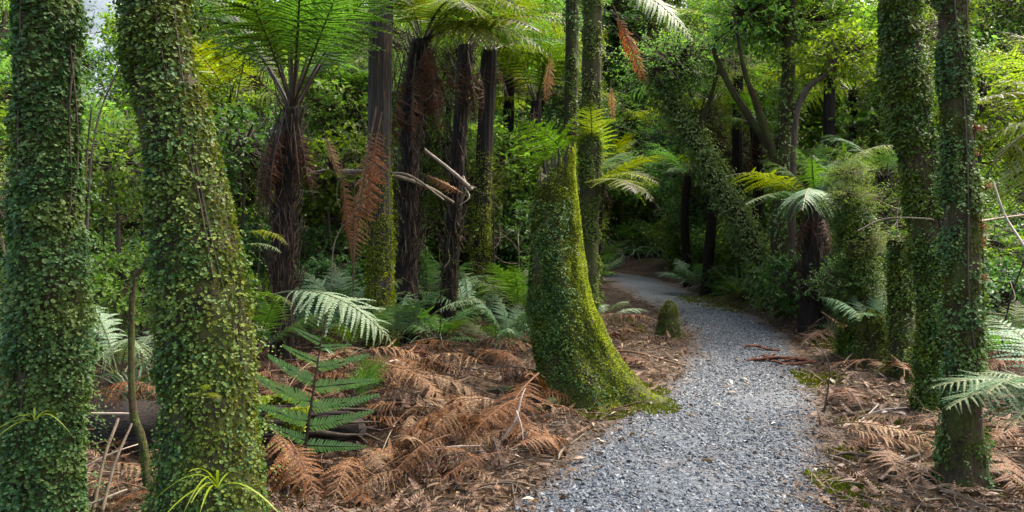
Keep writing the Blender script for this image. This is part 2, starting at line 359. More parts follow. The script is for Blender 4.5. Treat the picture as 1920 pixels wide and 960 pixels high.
OCT = np.array([[1, 0, 0], [-1, 0, 0], [0, 1, 0], [0, -1, 0], [0, 0, 1], [0, 0, -1.]]) * .5
OCTF = np.array([[0, 2, 4], [2, 1, 4], [1, 3, 4], [3, 0, 4], [2, 0, 5], [1, 2, 5], [3, 1, 5], [0, 3, 5]])
def gravel():
    mb = MB(); n = 62000
    y = 3.3 + 11 * U(0, 1, n) ** 1.7; y = np.where(y < 3.4, 3.4, y)
    x = pathx(y) + rng.normal(0, .62, n).clip(-1.4, 1.4) * pathw(y)
    x = np.where(U(0, 1, n) < .75, pathx(y) + U(-1, 1, n) * pathw(y), x)
    keep = pdist(x, y) < -.18 + .34 * U(0, 1, n) ** 1.3
    bare = fbm(np.stack([x * .9, y * .9, x * 0 + 4], -1), 3)
    keep &= (bare < .25) | (U(0, 1, n) < .35); x, y = x[keep], y[keep]; n = len(x)
    s = .008 + .026 * U(0, 1, n) ** 2.6
    z = surf(x, y) + s * .08
    A = rdir(n); A[:, 2] *= .3; Bz = np.tile([0, 0, 1.], (n, 1)) + rng.normal(0, .35, (n, 3))
    X, Y, Z = frames(A, Bz)
    T = OCT[None] * (1 + rng.uniform(-.45, .45, (n, 6, 3))); T = T + rng.normal(0, .10, (n, 6, 3)); T = T * np.stack([U(.8, 1.3, n), U(.6, 1.1, n), U(.35, .7, n)], -1)[:, None]
    v = np.stack([x, y, z], -1)[:, None] + s[:, None, None] * (T[..., 0:1] * X[:, None] + T[..., 1:2] * Y[:, None] + T[..., 2:3] * Z[:, None])
    f = (OCTF[None] + (np.arange(n) * 6)[:, None, None]).reshape(-1, 3)
    o = ob("gravel", mb.add(v, f).mesh("gravel", M['stone'], False), kind="stuff"); tag(o, "loose angular blue-grey gravel chips covering the curving path", "gravel")
gravel()

def hill():
    xs = np.linspace(-620, 120, 60); ys = np.linspace(330, 760, 36)
    def zf(X, Y):
        P = np.stack([X, Y, X * 0], -1)
        r = np.clip(1 - np.abs(X + 330) / 330, 0, 1)
        return 4 + 230 * r ** .8 * smooth((Y - 330) / 200) + 14 * fbm(P * .02, 4) * r
    ob("hill", grid_mesh("hill", xs, ys, zf, M['hill']), kind="structure")
hill()

# ------------------------------------------------------------------ litter
def litter():
    mb = MB(); n = 88000
    y = 2.6 + 15 * U(0, 1, n) ** 1.6; x = U(-.78, .78, n) * (y + .6)
    d = pdist(x, y); keep = (d > -.02) | (U(0, 1, n) < .75 * np.exp(np.minimum(d, 0) * 7) + .014); x, y = x[keep], y[keep]; n = len(x)
    s = .014 + .05 * U(0, 1, n) ** 2.3; z = surf(x, y) + U(.002, .03, n)
    Y = rdir(n); Y[:, 2] *= .25; Zh = np.tile([0, 0, 1.], (n, 1)) + rng.normal(0, .45, (n, 3)); X, Y, Z = frames(Y, Zh)
    T = NARROW * np.array([1.4, 1, 1.5])
    scatter(mb, T, LEAFF, np.stack([x, y, z], -1), X, Y, Z, s)
    o = ob("leaf_litter", mb.mesh("leaf_litter", M['litter'], False), kind="stuff"); tag(o, "brown fallen leaves and frond scraps covering the forest floor", "leaf litter")
    mb = MB(); n = 2600
    y = 3 + 9 * U(0, 1, n) ** 1.5; x = U(-.75, .75, n) * y; k = pdist(x, y) > -.12; x, y = x[k], y[k]
    for a, b in zip(x, y):
        L = U(.08, .35); t = U(0, 2 * PI); e = np.array([math.cos(t), math.sin(t)]) * L; r = U(.0015, .004)
        z0, z1 = float(surf(a, b)) + .012, float(surf(a + e[0], b + e[1])) + U(.005, .05)
        tube(mb, [[a, b, z0], [a + e[0] * .5 + U(-.02, .02), b + e[1] * .5, (z0 + z1) / 2 + .012], [a + e[0], b + e[1], z1]], r, r * .6, 4, 4)
    o = ob("twig_litter", mb.mesh("twig_litter", M['twig']), kind="stuff"); tag(o, "thin dry twigs strewn through the litter on the forest floor", "twigs")
litter()
def shreds():
    mb = MB(); n = 4200; y = 3.4 + 8 * U(0, 1, n) ** 1.4; x = U(-.72, .76, n) * y; k = pdist(x, y) > -.10 + .25 * U(0, 1, n); x, y = x[k], y[k]; n = len(x)
    Y = rdir(n); Y[:, 2] *= .15; X, Y, Z = frames(Y, np.tile([0, 0, 1.], (n, 1)) + rng.normal(0, .35, (n, 3))); scatter(mb, NARROW * [.55, 1, .8], LEAFF, np.stack([x, y, surf(x, y) + U(.012, .05, n)], -1), X, Y, Z, .035 + .13 * U(0, 1, n) ** 2)
    tag(ob("bark_shreds", mb.mesh("bark_shreds", M['shred'], False), kind="stuff"), "pale dry strap leaves and bark shreds strewn over the litter", "litter")
shreds()
def scraps():
    # broken bits of dead pinnae matted into the floor
    V, F = [], []
    for q in range(9):
        t = q / 9; l = .16 * (1 - t ** 1.6) + .01
        for sd in (-1, 1):
            k = len(V); V += [(0, t, .10 * t * t), (0, t + .09, .10 * t * t), (sd * l, t + .14, .10 * t * t - .03), (sd * l, t + .08, .10 * t * t - .03)]; F.append((k, k + 1, k + 2, k + 3))
    V, F = np.array(V), np.array(F); mb = MB(); n = 5200
    y = 3.3 + 9 * U(0, 1, n) ** 1.4; x = U(-.74, .78, n) * y; k = pdist(x, y) > -.16 + .30 * U(0, 1, n); x, y = x[k], y[k]; n = len(x)
    Y = rdir(n); Y[:, 2] = np.abs(Y[:, 2]) * .3; X, Y, Z = frames(Y, np.tile([0, 0, 1.], (n, 1)) + rng.normal(0, .45, (n, 3)))
    scatter(mb, V, F, np.stack([x, y, surf(x, y) + U(.008, .05, n)], -1), X, Y, Z, U(.05, .17, n))
    tag(ob("frond_scraps", mb.mesh("frond_scraps", M['scrap'], False), kind="stuff"), "broken comb-like scraps of dead fern matted into the forest floor", "litter")
scraps()

def moss_patch(cx, cy, rx, ry, label, n=2600, mat='mossground', h=.014):
    mb = MB(); a = U(0, 2 * PI, n); r = np.sqrt(U(0, 1, n))
    x = cx + rx * r * np.cos(a); y = cy + ry * r * np.sin(a)
    k = .8 * fbm(np.stack([x * 4, y * 4, x * 0], -1), 3) + 1.1 * (1 - r) > U(.0, 1.0, n); x, y = x[k], y[k]; n = len(x)
    z = surf(x, y); Z = nrm(np.tile([0, 0, 1.], (n, 1)) + rng.normal(0, .5, (n, 3))); Xd = rdir(n); X = nrm(np.cross(Z, Xd)); Yv = np.cross(Z, X)
    scatter(mb, TUFT * np.array([1.2, 1, 1]), TUFTF, np.stack([x, y, z], -1), X, Yv, Z, U(h, h * 2.2, n))
    o = ob("moss", mb.mesh("moss", M[mat], False), kind="stuff"); tag(o, label, "moss")
for (px, Y, rx, ry, lab, n) in [
    (1205, 6.75, .33, .75, "bright green moss mat spilling from stump root onto gravel edge", 9000),
    (1140, 6.15, .25, .22, "bright green moss mat at the front foot of the stump", 3500),
    (1335, 15.5, .75, 2.2, "green moss strip along the far bend of the path", 6000),
    (1590, 4.3, .16, .55, "olive moss strip along gravel edge by the creeper-clad slim trunk", 3500),
    (1535, 7.4, .22, .7, "pale moss patch on path edge beside the short broken stump", 3000),
    (1575, 9.3, .35, .7, "thin moss patch on the path edge below dark creepers", 3000),
    (1630, 5.9, .3, .25, "small moss patch among pale leaves under the short stump", 2200),
    (1600, 5.0, .16, .3, "small moss patch beside the brown frond heap on path edge", 1500),
    (1180, 11.5, .25, 1.2, "moss strip on the inner bend beside the small knobbly stump", 2600)]:
    x = (px - 960) / FPX * Y; moss_patch(x, Y, rx, ry, lab, n)

# ------------------------------------------------------------------ trunks
class Trunk:
    """a trunk as centre line + radius by height, lumpy, optionally fluted, flared and jagged"""
    def __init__(s, pts, seed=0., lump=.12, flute=0., nf=9, flare=None, jag=None, fl=.30):
        p = np.array(pts, float); p = p[np.argsort(p[:, 2])]; q = spline(p, 80); s.z = np.maximum.accumulate(q[:, 2]); s.q = q
        s.z0, s.z1 = s.z[0], s.z[-1]; s.seed, s.lump, s.flute, s.nf = seed, lump, flute, nf; s.toes = flare or []; s.jag = jag; s.fl = fl
    def pos(s, th, v, out=0.):
        top = s.z1 - (s.jag(th) if s.jag else 0.); z = s.z0 + v * (top - s.z0)
        cx = np.interp(z, s.z, s.q[:, 0]); cy = np.interp(z, s.z, s.q[:, 1]); r = np.interp(z, s.z, s.q[:, 3])
        h = z - s.z0; dx, dy = np.cos(th), np.sin(th)
        P = np.stack([dx * 1.3 + s.seed * 3.7, dy * 1.3, z * 1.7 + s.seed], -1)
        k = 1 + s.lump * fbm(P * 1.6, 3)
        if s.flute: k = k + s.flute * np.sin(s.nf * th + 1.5 * vnoise(np.stack([z * .8, z * 0 + s.seed, z * 0], -1)) * 2) * (.6 + .4 * vnoise(P * 2))
        for (a, w, amp, hh) in s.toes:
            d = (th - a + PI) % (2 * PI) - PI; k = k + amp * np.exp(-(d / w) ** 2) * np.exp(-h / hh)
        r = r * k * (1 + s.fl * np.exp(-np.maximum(h, 0) / .22)) + out
        return np.stack([cx + r * dx, cy + r * dy, z], -1)
    def mesh(s, name, mat, nth=28, nz=70):
        v = np.linspace(0, 1, nz); th = np.linspace(0, 2 * PI, nth, endpoint=False); V, T = np.meshgrid(v, th, indexing='ij')
        P = s.pos(T, V)
        i, j = np.meshgrid(np.arange(nz - 1), np.arange(nth), indexing='ij'); j2 = (j + 1) % nth
        f = np.stack([i * nth + j, i * nth + j2, (i + 1) * nth + j2, (i + 1) * nth + j], -1).reshape(-1, 4)
        mb = MB().add(P, f)
        rim = P[-1]; c = rim.mean(0); inner = c + (rim - c) * .72; inner[:, 2] -= .05; cc = inner.mean(0) - [0, 0, .12]
        vv = np.concatenate([rim, inner, [cc]]); a = np.arange(nth); b = (a + 1) % nth
        mb.add(vv, np.stack([a, b, nth + b, nth + a], -1)); mb.add(vv, np.stack([nth + a, nth + b, a * 0 + 2 * nth], -1))
        return mb.mesh(name, mat)
    def sample(s, n, v0=0., v1=1., th0=0., th1=2 * PI):
        th, v = U(th0, th1, n), U(v0, v1, n); e = .02
        P = s.pos(th, v); a = s.pos(th + e, v) - P; b = s.pos(th, np.minimum(v + .01, 1.01)) - P
        return th, v, P, nrm(np.cross(a, b))

def creeper_mesh(T, n, size, mat, v0=0., v1=1., th0=0., th1=2 * PI, cover=.0, puff=.05, sprigs=0, seed=0., shape=ROUND, mask=None, seglen=.20):
    """small climbing leaves shingled over a trunk, thicker in clumps, with sprigs standing off it"""
    n = int(n * 1.9); size = size * .66; sprigs = int(sprigs * 1.4); mb = MB(); th, v, P, Nn = T.sample(n, v0, v1, th0, th1)
    d = fbm(P * 5.5 + seed, 3); k = d > cover + U(-.12, .12, n)
    k &= (P[:, 2] < 2.0 + .33 * P[:, 1]) | (U(0, 1, n) < .35)      # sparser high up, towards the crown
    if mask is not None: k &= mask(th, P) > U(0, 1, n)
    P, Nn, d = P[k], Nn[k], d[k]; n = len(P)
    big = fbm(P * 2.3 + seed * 2 + 31, 2); P = P + Nn * (puff * np.clip(.35 + 1.5 * d + .9 * big, 0.05, 2.0) * U(.25, 1.1, n))[:, None]
    up = np.array([0, 0, 1.])
    Y = nrm(-up * U(.2, 1.0, n)[:, None] + Nn * U(.1, .9, n)[:, None] + rng.normal(0, .55, (n, 3)))
    Zh = Nn + up * .7 + rng.normal(0, .45, (n, 3)); X, Y, Z = frames(Y, Zh)
    scatter(mb, shape, LEAFF, P, X, Y, Z, size * (.4 + 1.15 * U(0, 1, n) ** 1.6))
    if sprigs:
        th, v, P, Nn = T.sample(sprigs, v0, v1, th0, th1)
        if mask is not None:
            q = mask(th, P) > U(0, 1, sprigs); P, Nn = P[q], Nn[q]; sprigs = len(P)
        side = nrm(np.cross(Nn, np.tile(up, (sprigs, 1)))) * rng.choice([-1, 1], sprigs)[:, None]
        L = seglen * U(.4, 1.3, sprigs); m = 9
        for q in range(m):
            t = (q + 1) / m
            c = P + Nn * (puff * .6 + L * .55 * t ** .8)[:, None] + side * (L * .5 * t * U(.2, 1, sprigs))[:, None] + up * ((.25 * t - .75 * t * t) * L)[:, None]
            Y = nrm(side * (1 if q % 2 else -1) + Nn * .4 - up * .3 + rng.normal(0, .35, (sprigs, 3))); X, Y, Z = frames(Y, Nn * .7 + up + rng.normal(0, .3, (sprigs, 3)))
            scatter(mb, shape, LEAFF, c, X, Y, Z, size * U(.6, 1.1, sprigs) * (1.1 - .4 * t))
    return mb.mesh("creeper_leaves", M[mat], False)
def moss_mesh(T, n, size, mat, v0=0., v1=1., th0=0., th1=2 * PI, cover=-.2, seed=0., mask=None):
    mb = MB(); th, v, P, Nn = T.sample(n, v0, v1, th0, th1); d = fbm(P * 7 + seed + 50, 3); k = d > cover + U(-.2, .2, n)
    if mask is not None: k &= mask(th, P) > U(0, 1, n)
    P, Nn, d = P[k], Nn[k], d[k]; n = len(P)
    Z = nrm(Nn + rng.normal(0, .55, (n, 3)) - np.array([0, 0, .15])); X = nrm(np.cross(Z, rdir(n))); Y = np.cross(Z, X)
    scatter(mb, TUFT, TUFTF, P - Nn * .004 + Nn * (.012 * np.clip(d, 0, 1))[:, None], X, Y, Z, size * U(.6, 1.6, n))
    return mb.mesh("moss", M[mat], False)
def vines(T, k, name, parent, mat='twigd', r=(.003, .006)):
    for q in range(k):
        th0 = U(PI, 2 * PI); v = np.linspace(U(0, .3), U(.6, 1), 9); th = th0 + np.cumsum(rng.normal(0, .28, 9))
        mb = MB(); rr = U(*r); tube(mb, T.pos(th, v, .012), rr, rr * .7, 5, 36)
        ob(name, mb.mesh(name, M[mat]), parent)
def pts_px(lst, Y, rk=1.0, below=.25, topz=None):
    """(px, py, width in photo pixels) -> centre line at depth Y with its foot in the ground"""
    out = [];
    for (px, py, w) in lst:
        p = at(px, py, Y); out.append([p[0], p[1], p[2], w * .5 / FPX * Y * rk])
    out.sort(key=lambda q: q[2]); lo = out[0]; g = float(gz(lo[0], lo[1]))
    if lo[2] > g - .05: out.insert(0, [lo[0], lo[1], g - .12, lo[3] * 1.05])
    if topz and out[-1][2] < topz:
        a, b = out[-2], out[-1]; t = (topz - b[2]) / max(b[2] - a[2], .3)
        out.append([b[0] + (b[0] - a[0]) * min(t, 1), b[1], topz, b[3] * .75])
    return out
FRONT = lambda th, P: np.clip(.35 - np.sin(th), .12, 1)          # creeper keeps to the open, path-facing side

# crowns of the tall trees, above the frame: sprays of leaves on branches
def spray_crown(name, ntw, nleaf, leaf, mat, shape=LEAF, squash=.8, twl=.32, seed=0, hollow=.35, droop=.1, up=.25):
    mb = MB(); d = rdir(ntw); d[:, 2] = d[:, 2] * 1.0
    rad = U(hollow, 1, ntw) ** .6; rad = rad * (1 + .28 * fbm(d * 1.7 + seed * 7.1, 2))
    tip = d * rad[:, None]; tip[:, 2] *= squash
    o = nrm(d + rng.normal(0, .5, (ntw, 3)) + [0, 0, up]); base = tip - o * twl
    for q in range(nleaf):
        t = (q + .5) / nleaf
        c = base + o * (twl * t) + np.array([0, 0, -droop]) * (twl * t * t) + rng.normal(0, leaf * .18, (ntw, 3))
        sd = nrm(np.cross(o, rdir(ntw))); Y = nrm(o * .6 + sd * (1 if q % 2 else -1) + rng.normal(0, .3, (ntw, 3)) - [0, 0, .25])
        X, Y, Z = frames(Y, np.tile([0, 0, 1.], (ntw, 1)) + rng.normal(0, .45, (ntw, 3)))
        scatter(mb, shape, LEAFF, c, X, Y, Z, leaf * U(.6, 1.25, ntw))
    for q in range(0, ntw, 2):
        tube(mb, [base[q] * .25, base[q] * .75 + [0, 0, .03], base[q], tip[q]], .014, .003, 3, 7, mi=1, cap=False)
    return mb.mesh(name, [M[mat], M['twigd']], False)
CROWN = {}
for nm, args in dict(
    broad=[(230, 11, .085, 'broad'), (230, 11, .075, 'broad'), (200, 10, .095, 'yel'), (220, 11, .08, 'darkl')],
    yel=[(230, 11, .075, 'yel'), (240, 10, .085, 'yel')],
    fine=[(420, 12, .042, 'fine'), (420, 12, .038, 'fine'), (420, 12, .045, 'broad')],
    dark=[(230, 11, .075, 'darkl'), (230, 11, .09, 'darkl')]).items():
    CROWN[nm] = [spray_crown("crown", *a, shape=NARROW * [1.6, 1, 1] if nm == 'fine' else LEAF, seed=i * 3 + len(nm), twl=.38 if nm == 'fine' else .32) for i, a in enumerate(args)]
def add_crown(parent, kind, loc, r, sq=1.0):
    me = CROWN[kind][rng.integers(len(CROWN[kind]))]; o = ob("crown", me, parent); o.location = [float(c) for c in loc]
    o.scale = (r, r, r * sq); o.rotation_euler = (U(-.2, .2), U(-.2, .2), U(0, 6.28)); return o

# ---- the two big trunks, the slim poles and the trunks by the path
def clad_trunk(pts, Y0, label, leaves, size, creeper='creeper', bark='bark', cover=-.12, puff=.05, sprigs=300, moss=None, seed=0., crown=None, vine=2, lump=.12, mask=None, toes=None, name="tree", cat="tree trunk", th0=0., th1=2 * PI, jag=None, vtop=1.0, group=None, extra=None, flute=0):
    T = Trunk(pts, seed, lump, flare=toes, jag=jag, flute=flute)
    root = thing(name, (0, 0, 0), label, cat, group)
    ob("trunk", T.mesh("trunk", M[bark], 32, 90), root)
    if leaves: ob("creeper_leaves", creeper_mesh(T, leaves, size, creeper, 0., vtop, th0, th1, cover, puff, sprigs, seed, mask=mask), root, "stuff")
    if extra: ob("creeper_leaves", creeper_mesh(T, extra[0], size, extra[1], 0., vtop, extra[2], extra[3], cover - .1, puff * .8, sprigs // 3, seed + 9, mask=extra[4] if len(extra) > 4 else None), root, "stuff")
    if moss: ob("moss", moss_mesh(T, *moss[:2], moss[2], *moss[3:]), root, "stuff")
    if vine: vines(T, vine, "vine", root)
    if crown:
        top = T.q[-1]
        for (kind, dx, dy, dz, r) in crown: add_crown(root, kind, (top[0] + dx, top[1] + dy, top[2] + dz), r, .7)
    return T, root

RS = lambda a, w, k: (lambda th, P: k * np.exp(-(((th - a + PI) % (2 * PI) - PI) / w) ** 2))
clad_trunk(pts_px([(88, -40, 100), (90, 300, 104), (88, 620, 112), (78, 960, 125)], 3.6, topz=6.2), 3.6,
    "thick trunk wholly clad in dark blue-green creeper leaves with bare vines", 38000, .027, cover=-.45, puff=.055, sprigs=700, seed=1.3, vine=4,
    crown=[('broad', 0, 0, .8, 1.6), ('dark', -1.2, .8, 1.2, 1.5)])
clad_trunk(pts_px([(292, -40, 112), (325, 200, 128), (375, 480, 150), (392, 720, 165), (394, 960, 178)], 3.4, topz=6.0), 3.4,
    "thickest leaning trunk, bright creeper leaves with a mossy olive edge, grass tuft low down", 34000, .025, cover=-.2, puff=.045, sprigs=650, seed=2.1, vine=2,
    mask=lambda th, P: np.clip(1.05 - .95 * np.exp(-(((th - 5.9 + PI) % (2 * PI) - PI) / .75) ** 2), .1, 1),
    moss=(52000, .013, 'moss2', 0., 1., 0., 2 * PI, -.6, 0., lambda th, P: np.clip(.12 + 1.1 * np.exp(-(((th - 6.0 + PI) % (2 * PI) - PI) / 1.1) ** 2), 0, 1)),
    extra=(6000, 'creeper_y', 4.6, 6.4, lambda th, P: .55 + 0 * th), crown=[('broad', -.3, .5, 1.0, 1.8)])
clad_trunk(pts_px([(1682, -60, 62), (1700, 150, 66), (1726, 320, 62), (1748, 500, 58), (1758, 740, 60)], 6.2, topz=6.5), 6.2,
    "leaning trunk densely clad in dark creeper leaves behind the slim brown-barked trunk", 30000, .032, cover=-.22, puff=.06, sprigs=420, seed=3.7, bark='barkb',
    crown=[('dark', 0, .4, 1, 1.7)])
clad_trunk(pts_px([(1783, -60, 46), (1795, 250, 52), (1803, 480, 56), (1806, 700, 60), (1803, 940, 72)], 4.25, topz=6.0), 4.25,
    "slim brown-barked trunk with patchy creeper leaves and rusty root tufts", 22000, .024, cover=-.06, puff=.05, sprigs=260, seed=4.4, bark='barkb', vine=2, lump=.2, flute=.05,
    toes=[(5.6, .5, .4, .12), (3.6, .5, .5, .14), (4.6, .4, .25, .1)],
    moss=(30000, .012, 'mossd', 0., 1., 0., 2 * PI, .0), crown=[('broad', .4, .2, .8, 1.4)])
# fluted pole, mossy below
def half_moss(pts, label, vmoss, seed, bark='greybark', leaves=7000, moss=16000, crown=None, name="tree", fl=.12, lsz=.032, mossmat='moss', cat="tree trunk"):
    T = Trunk(pts, seed, .08, flute=.07, nf=11, fl=.3)
    root = thing(name, (0, 0, 0), label, cat)
    ob("trunk", T.mesh("trunk", M[bark], 44, 110), root)
    fade = lambda th, P: np.clip(1.3 - (P[:, 2] / vmoss) + .35 * fbm(P * 3, 2), 0, 1)
    vm = (vmoss * 1.5 - T.z0) / (T.z1 - T.z0)
    ob("moss", moss_mesh(T, moss, .020, mossmat, 0., min(1, vm), 0., 2 * PI, -.35, mask=fade), root, "stuff")
    ob("creeper_leaves", creeper_mesh(T, leaves, lsz, 'creeper_y', 0., min(1, vm), cover=-.05, puff=.05, sprigs=120, seed=seed, mask=fade), root, "stuff")
    if crown:
        for (kind, dx, dy, dz, r) in crown: add_crown(root, kind, (T.q[-1, 0] + dx, T.q[-1, 1] + dy, T.q[-1, 2] + dz), r, .7)
    return T, root
half_moss(pts_px([(714, -60, 42), (712, 250, 42), (713, 450, 44), (713, 665, 52)], 9.3, topz=9.5), "straight dark fluted pole trunk, mossy below, with long dead frond hanging", 2.1, 5.2, crown=[('broad', 0, 0, 1, 1.2)])
T4, R4 = half_moss(pts_px([(918, 95, 30), (910, 250, 30), (903, 400, 32), (895, 600, 38)], 12.5), "slim dark tree fern with mossy foot and yellow frond crown", 2.3, 6.6, bark='fernbark', name="tree_fern", cat="tree fern")
clad_trunk(pts_px([(1112, -60, 34), (1108, 200, 36), (1104, 480, 36), (1100, 610, 40)], 9.6, topz=8.5), 9.6,
    "tall straight trunk with thin creeper just behind the mossy stump", 17000, .034, cover=-.12, puff=.045, sprigs=200, seed=7.1, creeper='creeper_y', bark='bark', crown=[('fine', 0, 0, 1, 1.3)])
clad_trunk(pts_px([(1075, -60, 24), (1070, 230, 26), (1066, 600, 30)], 11.0, topz=8.5), 11.0,
    "thinner creeper-clad trunk close beside the tall straight one behind the stump", 9000, .038, cover=-.05, puff=.05, sprigs=140, seed=8.3, crown=[('broad', 0, 0, 1, 1.2)])
clad_trunk(pts_px([(1598, 370, 14), (1606, 470, 30), (1618, 620, 44)], 8.6), 8.6,
    "bushy dark green creeper-smothered stump beside the leaning trunk", 12000, .040, cover=-.15, puff=.15, sprigs=700, seed=9.4, lump=.4, crown=[('fine', -.05, 0, .0, .42), ('fine', .1, -.1, -.5, .40), ('dark', -.12, -.05, -.95, .42), ('fine', .0, .1, .3, .34)], name="tree_stump", cat="tree stump")
clad_trunk(pts_px([(1688, 445, 36), (1690, 520, 40), (1692, 640, 46)], 7.4), 7.4,
    "short moss-topped stump between the leaning trunk and the bushy stump", 4500, .03, cover=.05, puff=.05, sprigs=120, seed=10.4, name="tree_stump", cat="tree stump",
    moss=(6000, .022, 'mossd', .5, 1.0, 0., 2 * PI, -.3))

# ---- the mossy stump
def big_stump():
    Y = 6.75; pts = pts_px([(1046, 268, 60), (1042, 350, 76), (1042, 430, 88), (1050, 540, 108), (1071, 640, 134), (1091, 700, 156), (1100, 750, 168)], Y)
    pts = np.array(pts)
    jag = lambda th: .02 + .145 * (1 - np.cos(th - .2)) + .04 * np.sin(5 * th + 1) + .035 * np.sin(11 * th + 1) + .03 * np.sin(23 * th)
    T = Trunk(pts, 12.3, .20, flute=.055, nf=7, flare=[(6.0, .36, 1.6, .17), (4.75, .55, .28, .22), (3.6, .4, .35, .2), (1.5, .5, .4, .2)], jag=jag, fl=.14)
    root = thing("tree_stump", (0, 0, 0), "tall broken stump, bright moss on one side and creeper on the other", "tree stump")
    ob("trunk", T.mesh("trunk", M['bark'], 84, 150), root)
    ang = lambda th, a: (th - a + PI) % (2 * PI) - PI
    patch = lambda P: np.clip(.5 + 1.6 * fbm(P * 3.2 + 5, 3), 0, 1)
    right = lambda th, P: np.clip(1.6 * np.exp(-(ang(th, 6.1) / 1.0) ** 2) + .9 * np.clip(.42 - P[:, 2], 0, 1) * (ang(th, 4.4) > -.3) + .10 * patch(P), 0, 1)
    ob("moss", moss_mesh(T, 110000, .0135, 'moss', 0., .99, 0., 2 * PI, -.45, mask=right), root, "stuff")
    olive = lambda th, P: patch(P) * np.clip(1.2 - np.exp(-(ang(th, 6.3) / .7) ** 2), 0, 1)
    ob("moss", moss_mesh(T, 60000, .014, 'mossd', 0., .97, 2.2, 6.2, -.3, 3., mask=olive), root, "stuff")
    left = lambda th, P: np.clip(1.25 * np.exp(-(ang(th, 3.75) / .78) ** 2) - .8 * (P[:, 2] < .22), 0, 1)
    ob("creeper_leaves", creeper_mesh(T, 14000, .028, 'creeper', 0., .90, 2.4, 5.2, -.05, .04, 260, 12., mask=left), root, "stuff")
    mid = lambda th, P: np.clip(.55 * np.exp(-(ang(th, 4.9) / .6) ** 2), 0, 1)
    ob("creeper_leaves", creeper_mesh(T, 6000, .024, 'creeper', .05, .85, 4.2, 6.0, .12, .03, 60, 13., mask=mid), root, "stuff")
    for k in range(16):     # splinters of dark broken wood at the top
        th = U(1.8, 5.4); b = T.pos(np.array([th]), np.array([.97]))[0]; c = at(1048, 300, Y)
        b = b * .6 + np.array([c[0], Y, b[2]]) * .4; mb = MB()
        tube(mb, [b - [0, 0, .2], b + [U(-.04, .04), U(-.05, .02), U(.04, .2)]], U(.03, .055), .006, 5, 5, rough=.5, seed=k)
        ob("splinter", mb.mesh("splinter", M['rot']), root)
    for k, (a, l) in enumerate([(3.5, .45), (4.1, .38)]):
        b = T.pos(np.array([a]), np.array([.06]))[0]; e = b + np.array([math.cos(a), math.sin(a), 0]) * l; e[2] = gz(e[0], e[1]) + .02
        mb = MB(); tube(mb, [b + [.05, .05, .02], (b + e) / 2 + [0, 0, .03], e - [0, 0, .04]], .055, .018, 8, 12, rough=.3); ob("root", mb.mesh("root", M['bark']), root)
big_stump()
def small_stump(px, Y, ptop, w, label, seed, moss, jagk=.06, mm='mossd', bark='barkb', lean=0):
    pts = pts_px([(px + lean, ptop - 4, w * .12), (px + lean + 2, ptop + 4, w * .45), (px + lean, ptop + 20, w * .72), (px + lean * .5, ptop + 42, w * .86), (px, HOR + CAMH * FPX / Y - 6, w)], Y)
    T = Trunk(pts, seed, .30, flute=.05, nf=5, flare=[(U(4, 6), .5, .3, .12), (3.6, .5, .3, .1)], jag=lambda th: jagk * (.4 * np.sin(2 * th + seed) + .25 * np.sin(7 * th + 2 * seed)) + jagk * .6, fl=.25)
    root = thing("tree_stump", (0, 0, 0), label, "tree stump"); ob("trunk", T.mesh("trunk", M[bark], 36, 40), root)
    ob("moss", moss_mesh(T, moss, .016, mm, 0., 1., 0., 2 * PI, -.05), root, "stuff"); ob("creeper_leaves", creeper_mesh(T, moss // 14, .026, 'creeper_y', 0., .6, 0., 2 * PI, .2, .02, 4, seed), root, "stuff"); return T
small_stump(1254, 10.3, 566, 42, "small knobbly mossy stump at the inner bend of the path", 21.3, 9000, .05, mm="moss2", bark="bark")
small_stump(1634, 7.9, 585, 58, "short brown broken stump on the outer edge of the path", 22.7, 6000, .05, lean=4)

LM = [(-9999, "the dark thicket"), (90, "the darkest creeper trunk"), (350, "the thickest trunk"), (540, "the rusty-skirted tree fern"), (712, "the fluted pole"), (790, "the shaggy tree fern"), (905, "the slim mossy-footed trunk"), (1050, "the tall stump"), (1105, "the straight trunk"), (1350, "the shaggy leaning trunk"), (1470, "the many-limbed tree"), (1610, "the bushy stump"), (1715, "the leaning creeper trunk"), (1800, "the slim brown-barked trunk")]
def gap(px):
    for i in range(len(LM) - 1, -1, -1):
        if px >= LM[i][0]:
            return "beside " + LM[-1][1] if i == len(LM) - 1 else ("beside " + LM[1][1] if i == 0 else "between %s and %s" % (LM[i][1].replace("the ", "", 1), LM[i + 1][1].replace("the ", "", 1)))

